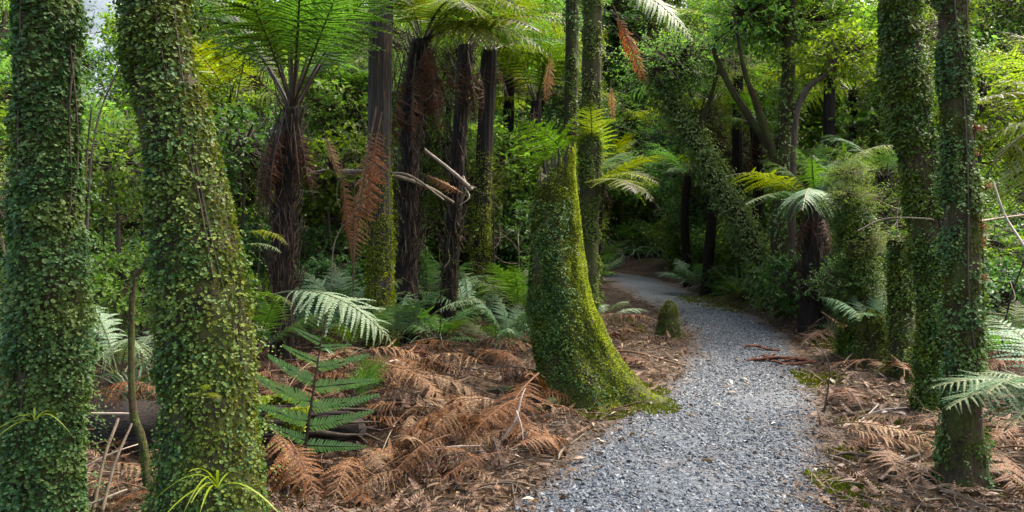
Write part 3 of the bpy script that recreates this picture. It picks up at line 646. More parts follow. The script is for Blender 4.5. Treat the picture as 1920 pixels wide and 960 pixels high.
# ------------------------------------------------------------------ fronds
def frond(name, mats, npin=24, nsub=13, width=.30, arch=.9, th0=.45, droop=.25, stalk=.16, curl=0., seed=0, miss=0., twist=0., lean=0., fold=0., rr=.0065, sub=.085, wild=0., prof=0):
    """rachis along +X in the XZ plane, unit length; two rows of pinnae, each a comb of pinnules"""
    r = np.random.default_rng(900 + seed); mb = MB(); n = 60
    t = np.linspace(0, 1, n); ang = th0 - arch * t ** 1.25; sidew = lean * t ** 2
    d = np.stack([np.cos(ang) * np.cos(sidew), np.cos(ang) * np.sin(sidew), np.sin(ang)], -1)
    P = np.concatenate([[[0, 0, 0]], np.cumsum((d[1:] + d[:-1]) * .5 / (n - 1), axis=0)])
    tube(mb, P[::4] if (n - 1) % 4 == 0 else np.concatenate([P[::4], P[-1:]]), rr, rr * .25, 5, 22, mi=1, cap=False)
    up0 = np.stack([-np.sin(ang), ang * 0, np.cos(ang)], -1)
    for side in (-1, 1):
        u = (np.arange(npin) + .5 + .25 * (side > 0)) / (npin + .3); keep = r.uniform(0, 1, npin) > miss; u = u[keep]; m = len(u)
        ti = stalk + (1 - stalk) * u; p = np.stack([np.interp(ti, t, P[:, k]) for k in range(3)], -1)
        T = nrm(np.stack([np.interp(ti, t, d[:, k]) for k in range(3)], -1)); Np = np.stack([np.interp(ti, t, up0[:, k]) for k in range(3)], -1)
        S = nrm(np.cross(Np, T)) * side; Np = np.cross(T, S) * side
        if prof == 0: L = np.where(u < .35, .5 + .5 * smooth(u / .35), 1 - .97 * ((u - .35) / .65) ** 1.5)
        else: L = np.where(u < .3, .75 + .25 * smooth(u / .3), 1 - .9 * ((u - .3) / .7) ** 1.3)
        L = width * L * r.uniform(.84, 1.12, m)
        a = np.radians(74 - 30 * u if prof == 0 else 84 - 18 * u) + r.normal(0, .05 + .25 * wild, m)
        D = nrm(np.cos(a)[:, None] * T + np.sin(a)[:, None] * (S * math.cos(fold) + Np * math.sin(fold)) + r.normal(0, .35 * wild + .02, (m, 3)))
        E = nrm(np.cross(Np + r.normal(0, .05 + .5 * wild, (m, 3)), D)) * side      # in-plane, towards the frond's tip is -E*side..
        Q = np.cross(D, E)
        Q = Q * np.sign(np.sum(Q * Np, -1))[:, None]
        q = (np.arange(nsub) + .4) / nsub
        bend = droop * (1 + r.normal(0, .3 + wild, m))
        cc = curl * (1 + r.normal(0, .5, m))
        w = 1.0 / nsub
        def mid(qq): return p[:, None] + L[:, None, None] * (D[:, None] * qq[None, :, None] - Q[:, None] * (bend[:, None] * qq[None] ** 2)[..., None] + T[:, None] * (cc[:, None] * qq[None] ** 2)[..., None])
        A0, A1, Mi = mid(q - w * .50), mid(q + w * .46), mid(q)
        pl = sub * L[:, None] * (1.0 - .80 * q[None] ** 1.6) * np.ones_like(q)[None]
        for s2 in (-1, 1):
            dirn = nrm(E * s2 + D * .55)[:, None] * np.ones((1, nsub, 1)) + r.normal(0, .04 + .16 * wild, (m, nsub, 3))
            tipc = Mi + (dirn - Q[:, None] * (.12 + .5 * wild)) * pl[..., None]
            hw = (D[:, None] * (w * L[:, None] * .34)[..., None])
            V = np.stack([A0, A1, tipc + hw, tipc - hw * .7], 2).reshape(-1, 3)
            k = np.arange(m * nsub)[:, None] * 4; fo = np.array([[0, 1, 2, 3]]) if s2 * side > 0 else np.array([[3, 2, 1, 0]])
            # weld midrib corners is not needed: pinnules stay small islands
            mb.add(V, k + fo, 0)
        rb = np.stack([mid(np.array([0.])) [:, 0], mid(np.array([.5]))[:, 0], mid(np.array([.98]))[:, 0]], 1)
        wv = (E * .0035)[:, None] * np.array([1, .8, .2])[None, :, None]
        V = np.stack([rb - wv + Q[:, None] * .002, rb + wv + Q[:, None] * .002], 2).reshape(-1, 3); k = np.arange(m)[:, None] * 6
        mb.add(V, k + np.array([[0, 1, 3, 2]]), 1); mb.add(V, k + np.array([[2, 3, 5, 4]]), 1)
    me = mb.mesh(name, mats, False); me["tip"] = [float(c) for c in P[-1]]; return me
FR = {}
def fset(key, mat, rach, variants): FR[key] = [frond("frond", [M[mat], M[rach]], seed=hash(key) % 97 * 0 + 10 * len(FR) + i, **v) for i, v in enumerate(variants)]
std = [dict(arch=.95, th0=.5, droop=.32, width=.27, wild=.07), dict(arch=1.25, th0=.7, droop=.4, width=.30, lean=.15, wild=.1, miss=.03), dict(arch=.7, th0=.3, droop=.22, width=.25, lean=-.2, wild=.06), dict(arch=1.1, th0=.55, droop=.55, width=.28, fold=-.2, wild=.12, miss=.05)]
fset('green', 'fernd', 'rachis', std); fset('yellow', 'ferny', 'rachis', std); fset('blue', 'fernb', 'rachisg', std); fset('silver', 'ferns', 'rachisg', std)
M['fernp'] = leafmat('fern_pale_blue', [(.085, .175, .07), (.12, .22, .10)], .5, .35, .3, .15, .01)
fset('young', 'fernp', 'rachis', [dict(npin=7, nsub=22, width=.31, arch=.3, th0=.15, droop=.26, stalk=.36, sub=.13, prof=1, rr=.010, wild=.05)])
fset('dead', 'dead', 'rachisb', [dict(arch=.8, th0=.35, droop=.5, width=.24, curl=-.2, wild=.30, miss=.06), dict(arch=.4, th0=.15, droop=.3, width=.28, wild=.22, miss=.1, lean=.3), dict(arch=1.3, th0=.6, droop=.7, width=.24, wild=.38, miss=.12, lean=-.25),
    dict(arch=.5, th0=.2, droop=.4, width=.20, wild=.45, fold=-.6, miss=.15), dict(arch=.9, th0=.4, droop=.9, width=.26, wild=.16, npin=20, nsub=15, sub=.12)])
fset('deadd', 'deadd', 'rachis', [dict(arch=.6, th0=.3, droop=.5, width=.22, curl=-.2, wild=.35, miss=.1), dict(arch=.3, th0=.1, droop=.6, width=.16, wild=.4, fold=-.9, miss=.08), dict(arch=.9, th0=.4, droop=.9, width=.2, wild=.5, fold=-.5, miss=.15)])

M['rust'] = leafmat('rust_frond', [(.06, .020, .006), (.115, .040, .013), (.17, .068, .026)], .65, .15, .3, .35, .015, tint=(1.3, .9, .6))
fset('rise', 'fernd', 'rachis', [dict(arch=.55, th0=.25, droop=.35, width=.24, stalk=.26, rr=.008, wild=.1, miss=.04), dict(arch=.75, th0=.4, droop=.45, width=.26, stalk=.24, lean=.12, rr=.008, wild=.14, miss=.06), dict(arch=.4, th0=.2, droop=.3, width=.22, stalk=.28, lean=-.12, rr=.008, wild=.09)])
fset('skirt', 'rust', 'rachis', [dict(arch=.5, th0=.25, droop=.5, width=.13, wild=.35, fold=-.8, miss=.08), dict(arch=.3, th0=.1, droop=.4, width=.11, wild=.3, fold=-.9, npin=30), dict(arch=.2, th0=.1, droop=.4, width=.15, wild=.45, fold=-.6, npin=28)])

M['deadl'] = leafmat('dead_frond_light', [(.068, .028, .007), (.145, .064, .017), (.25, .135, .048)], .6, .18, .3, .4, .015, ds=.22, tint=(1.3, .9, .6))
M['deadh'] = leafmat('dead_frond_hanging', [(.20, .085, .030), (.32, .15, .060), (.42, .25, .13)], .6, .25, .3, .25, .015, tint=(1.3, .9, .6))
FR['hang'] = []; FR['deadl'] = []
for i, v in enumerate([dict(arch=.25, th0=.1, droop=.5, width=.115, wild=.13, fold=-.35, npin=30, nsub=12, sub=.12), dict(arch=.4, th0=.2, droop=.7, width=.14, wild=.18, fold=-.4, npin=26, sub=.12)]): FR['hang'].append(frond("frond", [M['deadh'], M['rachisb']], seed=200 + i, **v))
for i, v in enumerate([dict(arch=.8, th0=.35, droop=.5, width=.24, curl=-.2, wild=.22, miss=.06), dict(arch=.4, th0=.15, droop=.3, width=.28, wild=.18, miss=.1, lean=.3), dict(arch=1.3, th0=.6, droop=.7, width=.24, wild=.28, miss=.12, lean=-.25), dict(arch=.5, th0=.2, droop=.4, width=.20, wild=.4, fold=-.6, miss=.15), dict(arch=.9, th0=.4, droop=.9, width=.26, wild=.14, npin=20, nsub=15, sub=.12)]): FR['deadl'].append(frond("frond", [M['deadl'], M['rachisb']], seed=220 + i, **v))

def orient(o, base, tip, roll=0., up=(0, 0, 1), flip=False):
    """place a frond so that it springs from base and its point reaches tip"""
    me = o.data; c = Vector(me["tip"]); b, e = Vector([float(q) for q in base]), Vector([float(q) for q in tip]); w = e - b; s = w.length / c.length
    lx = c.normalized(); lz = (Vector((0, 0, 1)) - lx * lx.z).normalized(); ly = lz.cross(lx); A = Matrix((lx, ly, lz)).transposed()
    wx = w.normalized(); u = Vector(up); wz = u - wx * u.dot(wx)
    if wz.length < .05: wz = Vector((0, -1, 0.2)); wz = wz - wx * wz.dot(wx)
    wz.normalize(); wy = wz.cross(wx); Bm = Matrix((wx, wy, wz)).transposed()
    R = Bm @ Matrix.Rotation(roll, 3, 'X') @ A.inverted()
    o.matrix_local = Matrix.Translation(b) @ R.to_4x4() @ Matrix.Scale(s, 4); return o
def put_frond(parent, key, base, tip, roll=0., var=None, name="frond", up=(0, 0, 1)):
    v = FR[key]; me = v[rng.integers(len(v)) if var is None else var % len(v)]; o = ob(name, me, parent); orient(o, base, tip, roll, up); return o
def lone(key, base, tip, label, group=None, roll=0., var=None, name="fern_frond", cat="fern frond", up=(0, 0, 1)):
    o = put_frond(None, key, base, tip, roll, var, name, up); return tag(o, label, cat, group)

def fern_crown(root, c, n, L, key, lo=.15, hi=1.25, a0=0., a1=2 * PI, dead=0):
    for k in range(n):
        az = a0 + (a1 - a0) * (k + U(-.3, .3)) / n; el = U(lo, hi) * .8 - .1; l = L * U(.75, 1.1)
        e = c + l * .92 * np.array([math.cos(az) * math.cos(el), math.sin(az) * math.cos(el), math.sin(el)])
        put_frond(root, key if isinstance(key, str) else key[rng.integers(len(key))], c + np.array([math.cos(az), math.sin(az), 0]) * .05, e, U(-.25, .25))
    for k in range(dead):
        az = a0 + (a1 - a0) * (k + U(-.4, .4)) / dead; d = np.array([math.cos(az), math.sin(az), 0])
        b = c + d * .08 - [0, 0, .1]; e = b + d * U(.12, .35) - np.array([0, 0, U(.6, 1.1)]) * L * .62
        put_frond(root, 'deadd' if U(0, 1) < .5 else 'skirt', b, e, U(-.5, .5), name="dead_frond", up=tuple(d + [0, 0, .2]))
def tree_fern(pts, label, n, L, key, dead=8, seed=0., lo=.15, hi=1.35, crownz=None, stubs=120, name="tree_fern", spec=(), moss=0):
    T = Trunk(pts, seed, .16, flute=.10, nf=9, fl=.25); root = thing(name, (0, 0, 0), label, "tree fern")
    ob("trunk", T.mesh("trunk", M['fernbark'], 40, 90), root)
    th, v, P, Nn = T.sample(stubs, .25, 1.0); mb = MB()
    for p, q, vv in zip(P, Nn, v):
        l = U(.05, .22); tube(mb, [p - q * .01, p + q * l * .45 + [0, 0, l * .6], p + q * l * .6 + [0, 0, l * 1.3]], .012, .005, 4, 4)
    nh = stubs * 6; th, v, P, Nn = T.sample(nh, .05, 1.0); hb = MB(); D = nrm(np.tile([0, 0, -1.], (nh, 1)) + Nn * U(-.05, .3, nh)[:, None] + rng.normal(0, .2, (nh, 3)))
    X = nrm(np.cross(D, Nn)); scatter(hb, np.array([[-.035, 0, 0], [.035, 0, 0], [.02, .55, .03], [0, 1, .0]]), np.array([[0, 1, 2], [0, 2, 3]]), P + Nn * .008, X, D, np.cross(X, D), .05 + .25 * U(0, 1, nh) ** 2)
    ob("fibres", hb.mesh("fibres", M['fibre'], False), root, "stuff")
    o = ob("stalk_stubs", mb.mesh("stalk_stubs", M['rachis']), root, "stuff")
    if moss: ob("moss", moss_mesh(T, moss, .02, 'mossd', 0., .4, 0., 2 * PI, -.1), root, "stuff")
    top = T.q[-1, :3]; c = top.copy(); fern_crown(root, c, n, L, key, lo, hi, dead=dead)
    for (k, tip, roll) in spec: put_frond(root, k, c + nrm(np.array(tip) - c) * .06, tip, roll)
    return T, root

# tree fern with the rusty skirt
Y = 8.0
T1, R1 = tree_fern(pts_px([(548, 205, 30), (541, 300, 34), (533, 420, 34), (530, 560, 40)], Y), "tree fern with black trunk and rusty skirt of hanging dead fronds", 4, 2.1, 'rise', dead=0, seed=31.1, lo=1.0, hi=1.5, stubs=170,
    spec=[('rise', at(330, -30, 7.8), .2), ('rise', at(385, -150, 7.3), .1), ('rise', at(470, -210, 8.4), 0), ('rise', at(540, -230, 7.2), 0), ('rise', at(640, -190, 7.6), -.1), ('rise', at(745, -60, 7.7), -.3), ('rise', at(700, -130, 8.5), -.2), ('rise', at(380, 60, 8.6), .3), ('rise', at(430, -80, 6.6), .1), ('rise', at(650, -60, 6.7), -.1), ('rise', at(560, -120, 6.3), 0), ('rise', at(420, 20, 9.2), .1), ('rise', at(690, 40, 9.2), -.2), ('deadd', at(412, 118, 7.6), .1)])
for k in range(26):
    a = U(-1, 1); sgn = -1 if U(0, 1) < .66 else 1; bx = 545 + (sgn * U(4, 26)); by = U(200, 262)
    tx = bx + (sgn * U(2, 26) - (14 if sgn < 0 else 0)); ty = by + (U(110, 190) if sgn < 0 else U(70, 150)); d = -.22 + .3 * U(0, 1)
    put_frond(R1, 'skirt' if U(0, 1) < .8 else 'deadd', at(bx, by, Y + d * .6), at(tx, ty, Y + d - .05), U(-.5, .5), None, "dead_frond", up=(.3 * sgn, -1, .2))
# the shaggy one with the wide yellow crown
Y = 10.0
T2, R2 = tree_fern(pts_px([(792, 75, 36), (778, 180, 38), (768, 330, 32), (763, 600, 38)], Y), "shaggy dark tree fern with broad yellow-green crown beside the fluted pole", 7, 2.2, ['yellow', 'yellow', 'green'], dead=12, seed=33.3, lo=.3, hi=1.2, stubs=240,
    spec=[('yellow', at(1066, 45, 9.0), .15), ('yellow', at(1030, 105, 9.4), .25), ('yellow', at(985, 20, 8.4), .1), ('green', at(905, -40, 8.8), 0), ('green', at(600, 40, 9.6), -.2), ('yellow', at(880, 20, 7.9), 0), ('yellow', at(1010, 60, 8.2), .1), ('yellow', at(930, 95, 8.6), .2), ('green', at(640, -40, 9.0), -.1), ('green', at(760, -90, 9), 0), ('yellow', at(950, 70, 10.6), .2)])
put_frond(R2, 'dead', at(795, 82, 9.55), at(812, 152, 9.4), 0, 4, "dead_frond", up=(0, -1, .2))
for (bx, by, tx, ty) in [(770, 90, 742, 240), (800, 90, 850, 215), (815, 95, 868, 190), (780, 100, 775, 300), (760, 100, 735, 330), (810, 110, 820, 260), (745, 95, 728, 200)]:
    put_frond(R2, 'skirt' if U(0, 1) < .6 else 'deadd', at(bx, by, 9.7), at(tx, ty, 9.55 + U(-.1, .2)), U(-.4, .4), None, "dead_frond", up=(0, -1, .2))
Y = 11.0
tree_fern(pts_px([(872, 85, 24), (862, 250, 25), (852, 400, 26), (838, 590, 32)], Y), "thin black leaning tree fern trunk behind the shaggy one", 9, 1.9, ['green', 'yellow'], dead=5, seed=35.2, lo=.2, hi=1.0, moss=3000)
Y = 12.5
fern_crown(R4, at(918, 95, Y), 12, 2.0, ['yellow', 'green'], .0, .8, dead=4)
# short one by the far bend
Y = 10.5
tree_fern(pts_px([(1530, 385, 26), (1526, 440, 32), (1520, 560, 36)], Y), "short tree fern with spreading blue-green fronds by the far bend", 6, 1.2, ['blue', 'green'], dead=9, seed=37.7, lo=.35, hi=1.2, stubs=70,
    spec=[('yellow', at(1366, 330, 9.9), .2), ('blue', at(1398, 385, 9.4), .2), ('blue', at(1505, 395, 8.9), .0), ('green', at(1480, 270, 10.6), 0), ('blue', at(1545, 258, 10.4), 0), ('blue', at(1590, 300, 10.4), 0), ('green', at(1420, 300, 11), 0)])
for (px, py, Y, n, L, key, dd) in [(1005, 190, 14.5, 13, 2.0, ['green', 'yellow'], 4), (1335, 190, 17, 14, 2.1, ['yellow', 'green'], 3), (1415, 235, 15.5, 12, 1.7, ['green'], 3), (1600, 170, 14.5, 13, 2.0, ['yellow', 'green'], 4), (640, 190, 13.5, 13, 2.0, ['green', 'yellow'], 6), (845, 250, 15.5, 12, 1.9, ['green'], 4), (1215, 255, 33, 14, 3.2, ['green', 'yellow'], 4), (1290, 330, 19.5, 12, 1.8, ['green'], 2), (1128, 330, 18.5, 12, 1.6, ['yellow', 'green'], 2), (1560, 20, 13.5, 12, 2.0, ['yellow'], 3), (440, 200, 12.5, 12, 2.0, ['green', 'yellow'], 5), (715, 300, 15, 11, 1.7, ['green', 'blue'], 3), (955, 60, 15, 14, 2.3, ['yellow', 'green'], 8), (1390, 60, 16.5, 13, 2.3, ['yellow', 'green'], 3), (1660, 330, 11.5, 10, 1.4, ['blue', 'green'], 5), (1480, 350, 16, 12, 1.6, ['green'], 4)]:
    tree_fern(pts_px([(px, py, 22 * 12 / Y), (px + U(-8, 8), (py + 480) / 2, 24 * 12 / Y), (px + U(-15, 15), 540, 28 * 12 / Y)], Y), "%s %s-frond tree fern %s" % ("low" if py > 280 else ("very tall" if py < 100 else "tall"), "golden" if key[0] == 'yellow' else "green", gap(px)), n, L, key, dead=dd, seed=px * .1, lo=.0, hi=1.1, stubs=26)
# the one rising behind the stump
Y = 9.95
root = thing("tree_fern", (0, 0, 0), "bright green fern crown spreading from behind the mossy stump", "tree fern")
mb = MB(); tube(mb, [gat(1100, Y, -.1), at(1104, 500, Y), at(1105, 352, Y)], .10, .07, 12, 24, rough=.25); ob("trunk", mb.mesh("trunk", M['fernbark']), root)
c = at(1105, 352, Y)
for (k, tx, ty, ty_, roll, var) in [('green', 965, 225, 9.2, .35, 1), ('green', 1015, 240, 9.9, .2, 0), ('yellow', 1103, 185, 8.9, .0, 2), ('green', 940, 305, 9.0, .3, 0), ('yellow', 1262, 290, 9.4, -.1, 2), ('yellow', 1236, 345, 9.0, -.1, 0), ('green', 1222, 378, 9.0, -.2, 1), ('yellow', 1190, 362, 8.4, -.1, 2), ('green', 1185, 285, 10.4, 0, 0)]:
    put_frond(root, k, c, at(tx, ty, ty_), roll, var)

# ---- ferns on the ground and fronds reaching into the picture
GF = "ground ferns under the trees"
lone('silver', at(512, 552, 5.7), at(737, 648, 5.35), "big pale silvery fern frond arching beside the thickest trunk", roll=.15, var=1)
lone('green', at(455, 562, 5.6), at(548, 572, 5.3), "short green fern frond poking out beside the thickest trunk", roll=-.35, var=0)
f = thing("young_fern", (0, 0, 0), "young upright blue-green fern on a dark stalk beside the rotten log", "fern")
put_frond(f, 'young', gat(556, 4.75, -.05), at(612, 585, 4.65), 0, 0, up=(.1, -.6, .85))
f = thing("fern", (0, 0, 0), "dark green fern plant at the foot of the fluted pole trunk", "fern")
for (tx, ty, d) in [(655, 690, 5.5), (690, 655, 5.7), (735, 670, 5.6), (700, 735, 5.3)]: put_frond(f, 'green', gat(688, 5.9), at(tx, ty, d), U(-.3, .3), up=(0, -1, .4))
lone('silver', at(800, 600, 8.1), at(912, 566, 7.8), "pale fern frond lying across the foot of the dark trunks", roll=.1, var=0)
def ground_fern(px, Y, n, L, key, label, lo=.2, hi=1.2, a0=0, a1=2 * PI, lift=.0, dead=0):
    g = gat(px, Y); f = thing("fern", g, label, "fern", None)
    fern_crown(f, np.array([0, 0, lift]), n, L, key, lo, hi, a0, a1, dead); return f
for (px, Y, n, L, key, lab, lo, hi, lift) in [
    (955, 8.6, 8, .95, 'blue', "blue-green fern growing between the mossy stump and dark trunks", .5, 1.5, .1),
    (225, 5.7, 8, 1.15, 'silver', "silvery fern between the two thick creeper-clad trunks", .3, 1.0, .35),
    (-10, 5.2, 7, 1.0, 'blue', "blue-green fern behind the darkest creeper-clad trunk", .4, 1.0, .4),
    (640, 9.4, 9, 1.1, 'blue', "blue-green fern behind the long hanging dead frond", .5, 1.4, .2),
    (800, 11.8, 9, 1.2, 'blue', "blue-green fern between the two dark leaning tree ferns", .4, 1.3, .3),
    (475, 7.6, 8, 1.1, 'green', "green fern at the foot of the rusty-skirted tree fern", .3, 1.2, .2),
    (1640, 8.1, 8, .75, 'blue', "small blue-green fern beside the short brown stump", .4, 1.3, .35),
    (1450, 13.5, 9, .9, 'blue', "blue-green fern on the bank at the far bend", .3, 1.2, .2),
    (1885, 7.6, 8, 1.1, 'green', "green fern behind the slim brown-barked trunk", .3, 1.2, .1),
    (1135, 9.3, 5, .7, 'silver', "pale little fern behind the stump at the path's inner edge", .2, .7, .35),
    (1020, 12.5, 9, 1.3, 'green', "green fern in the shade behind the mossy stump", .4, 1.3, .2),
    (700, 13.0, 10, 1.3, 'green', "large green fern deep behind the fluted pole", .4, 1.3, .3),
    (1340, 17.5, 9, 1.1, 'green', "green fern beyond the path's far bend below the leaning mossy trunk", .3, 1.2, .2),
    (1320, 22.5, 9, 1.2, 'green', "dark fern overhanging the far end of the path", .3, 1.2, .2),
    (1700, 10.5, 9, 1.2, 'green', "green fern behind the moss-topped stump", .3, 1.2, .2),
    (1165, 29.5, 9, 1.6, 'green', "green fern where the path disappears", .3, 1.2, .3),
    (1210, 30.5, 9, 1.7, 'blue', "blue-green fern under the forked dark trunk", .3, 1.2, .3),
    (1275, 26.5, 9, 1.5, 'green', "green fern under the leaning dark trunk", .3, 1.2, .3),
    (1300, 17.6, 9, 1.0, 'blue', "blue-green fern above the moss strip at the far bend", .3, 1.2, .25),
    (1340, 20.2, 9, 1.3, 'green', "green fern leaning over the far bank", .4, 1.3, .4),
    (1128, 21.5, 9, 1.0, 'blue', "blue-green fern inside the far bend of the path", .3, 1.2, .2),
    (1118, 24.3, 10, 1.5, 'green', "large green fern hiding the path's turn", .3, 1.3, .4),
    (1100, 18.5, 9, 1.0, 'green', "green fern behind the tall straight trunk", .3, 1.2, .2),
    (585, 8.8, 8, 1.0, 'blue', "blue-green fern close behind the rusty-skirted tree fern's foot", .5, 1.4, .15),
    (665, 8.3, 7, .8, 'green', "green fern at the fluted pole's foot", .3, 1.2, .1),
    (745, 9.0, 8, .9, 'blue', "blue-green fern between fluted pole and shaggy tree fern", .4, 1.3, .15),
    (825, 9.6, 8, .9, 'green', "green fern in front of the thin black tree fern", .3, 1.2, .1),
    (880, 11.2, 8, 1.1, 'blue', "blue-green fern in front of the slim mossy-footed tree fern", .5, 1.4, .2),
    (975, 10.4, 8, 1.1, 'green', "green fern deep in shade beside the mossy stump", .5, 1.4, .25),
    (520, 9.8, 8, 1.2, 'green', "dark green fern behind the rusty-skirted tree fern", .4, 1.3, .2),
    (930, 9.2, 7, .8, 'green', "low green fern on the shaded side of the stump", .2, 1.0, .05),
    (1800, 8.6, 8, 1.0, 'blue', "blue-green fern behind both clad trunks on the outer verge", .3, 1.2, .15),
    (1585, 12.2, 8, 1.1, 'green', "green fern on the bank behind the short tree fern", .3, 1.2, .2),
    (1390, 14.8, 8, .9, 'green', "green fern at the foot of the shaggy leaning trunk", .3, 1.2, .15)]:
    ground_fern(px, Y, n, L, key, lab, lo, hi, lift=lift)
f = thing("fern", gat(2040, 3.9), "blue-green fern reaching across the slim brown-barked trunk's foot", "fern"); c = np.array([0, 0, .45])
o0 = np.array(f.location)
for (tx, ty, d, k) in [(1745, 728, 3.75, 'blue'), (1775, 768, 3.5, 'blue'), (1830, 700, 3.9, 'blue'), (1900, 800, 3.3, 'blue'), (1850, 740, 3.3, 'blue'), (1990, 600, 4.2, 'blue'), (1840, 592, 4.6, 'blue')]:
    put_frond(f, k, c, at(tx, ty, d) - o0, U(-.2, .2), 0)
f = thing("tree_fern", gat(2060, 6.2), "tree fern with yellow-green fronds beside the slim brown-barked trunk", "tree fern"); o0 = np.array(f.location)
mb = MB(); tube(mb, [[0, 0, -.1], [.03, 0, 1.2], [0, 0, 2.3]], .13, .09, 12, 24, rough=.25); ob("trunk", mb.mesh("trunk", M['fernbark']), f)
for (tx, ty, d, k) in [(1822, 95, 6.0, 'yellow'), (1832, 190, 5.6, 'yellow'), (1838, 270, 6.4, 'yellow'), (1850, 330, 5.8, 'yellow'), (1880, 60, 6.8, 'yellow'), (1846, 390, 6.3, 'green'), (1950, 40, 5.6, 'yellow'), (1900, 420, 5.6, 'yellow'), (1870, 150, 7.0, 'yellow')]:
    put_frond(f, k, (0, 0, 2.3), at(tx, ty, d) - o0, U(-.2, .2))
lone('yellow', at(1698, 275, 7.0), at(1583, 332, 6.8), "golden green fern frond hanging beside the leaning creeper-clad trunk", roll=.1, var=1)
lone('yellow', at(455, 440, 4.9), at(541, 460, 4.8), "small golden frond tip beside the thickest trunk", roll=-.2, var=1)
lone('silver', at(452, 462, 5.0), at(528, 474, 4.9), "small pale frond tip below the golden one by the thickest trunk", roll=-.2, var=0)
lone('silver', at(1120, -45, 9.2), at(1300, 80, 8.8), "pale silvery frond drooping from above the path", roll=.5, var=2)
lone('silver', at(1100, -40, 9.0), at(1240, 22, 8.6), "silvery frond tip hanging beside the pale drooping frond", roll=.1, var=0)
for (b, t, lab) in [((1150, 10, 9.3), (1217, 172, 9.2), "brown dead frond hanging high over the path"), ((1145, 150, 10), (1150, 235, 10), "thin brown dead frond hanging straight down behind the tall trunk"), ((1035, 90, 11.2), (1022, 205, 11), "tan dead frond hanging beside the thinner trunk behind stump")]:
    lone('hang', at(*b), at(*t), lab, roll=.3, var=1, name="dead_frond", cat="dead frond", up=(0, -1, .2))
for (b, t, lab, k, v) in [((706, 200, 8.95), (660, 524, 8.85), "long rusty dead frond hanging down the fluted pole trunk", 'hang', 0), ((716, 210, 8.95), (688, 440, 8.8), "rusty dead frond draped over the top of the long hanging one", 'hang', 1), ((640, 300, 8.9), (664, 505, 8.7), "tan dead frond hanging next to the fluted pole trunk", 'hang', 0), ((606, 240, 8.9), (642, 345, 8.8), "short brown dead frond caught on branches by the fluted pole", 'hang', 1), ((690, 310, 8.8), (630, 345, 8.7), "brown dead frond lying sideways across the branches", 'skirt', 0), ((880, 370, 10.8), (790, 325, 10.6), "brown dead frond bent over the pale snapped branch", 'hang', 1)]:
    lone(k, at(*b), at(*t), lab, roll=.2, var=v, name="dead_frond", cat="dead frond", up=(0, -1, .2))

# ---- dead fronds on the forest floor
def floor_frond(px, Y, L, az, label, group, key='dead', lift=.05, var=None, tipz=.02, roll=0):
    b = gat(px, Y, lift); e = b + np.array([math.cos(az), math.sin(az), 0]) * L; e[2] = surf(e[0], e[1]) + tipz
    lone(key, b, e, label, group, roll=roll + U(-.3, .3), var=var, name="dead_frond", cat="dead frond")
for (b, t, lab, v) in [
    ((905, 745, 5.3), (716, 870, 4.95), "curled rusty dead frond arching over the dark hollow by the log", 4),
    ((900, 752, 5.25), (770, 880, 4.9), "rusty dead frond drooping over the hollow next to a curled one", 4),
    ((1000, 740, 5.4), (860, 905, 4.75), "broad brown dead frond sprawled down to the gravel edge", 0),
    ((690, 700, 5.9), (812, 742, 5.5), "grey-brown dead frond arching on the bank by the dark fern", 2),
    ((1010, 700, 5.9), (940, 830, 5.0), "brown dead frond leaning against the stump's root", 1),
    ((505, 800, 4.3), (575, 990, 3.9), "shaggy brown dead frond hanging at the foot of thickest trunk", 4),
    ((540, 820, 4.25), (600, 960, 3.85), "paler brown dead frond beside the thickest trunk's foot", 0),
    ((650, 905, 4.3), (700, 960, 3.95), "small brown dead frond lying flat near the log's end", 1),
    ((1550, 795, 5.0), (1760, 838, 4.7), "dark brown dead frond heap lying along the outer path edge", 0),
    ((1560, 800, 4.9), (1745, 850, 4.6), "reddish dead frond lying under the dark brown heap by path", 1),
    ((1920, 800, 4.6), (1840, 850, 4.4), "rusty dead frond against the slim trunk's foot", 0),
    ((1930, 690, 5.2), (1840, 700, 5.0), "stiff brown dead frond beyond the slim trunk", 2),
    ((1140, 600, 9.2), (1232, 600, 9.0), "brown dead frond heaped against the small knobbly stump", 0),
    ((235, 940, 4.0), (270, 925, 3.7), "small tan dead frond between the two thick trunks", 1),
    ((160, 760, 4.9), (300, 740, 4.7), "pale dead frond on the rotten log between thick trunks", 2)]:
    B, Tp = at(*b), at(*t); B[2] = max(B[2], surf(B[0], B[1]) + .03); Tp[2] = max(Tp[2], surf(Tp[0], Tp[1]) + .02)
    lone('deadl', B, Tp, lab, roll=U(-.2, .2), var=v, name="dead_frond", cat="dead frond")
for k in range(26):
    px, Y = U(1450, 1610), U(9.3, 11.2); b = gat(px, Y, U(.25, .65)); 
    if pdist(b[0], Y) < .35: continue
    az = U(0, 2 * PI); e = b + np.array([math.cos(az) * .5, math.sin(az) * .4, -.4]) * U(.7, 1.2); e[2] = max(e[2], surf(e[0], e[1]) + .05)
    lone(['dead', 'deadl', 'deadd', 'skirt'][k % 4], b, e, "brown dead frond piled under the short tree fern at the bend", "dead fronds heaped under the short tree fern", roll=U(-.4, .4), name="dead_frond", cat="dead frond")
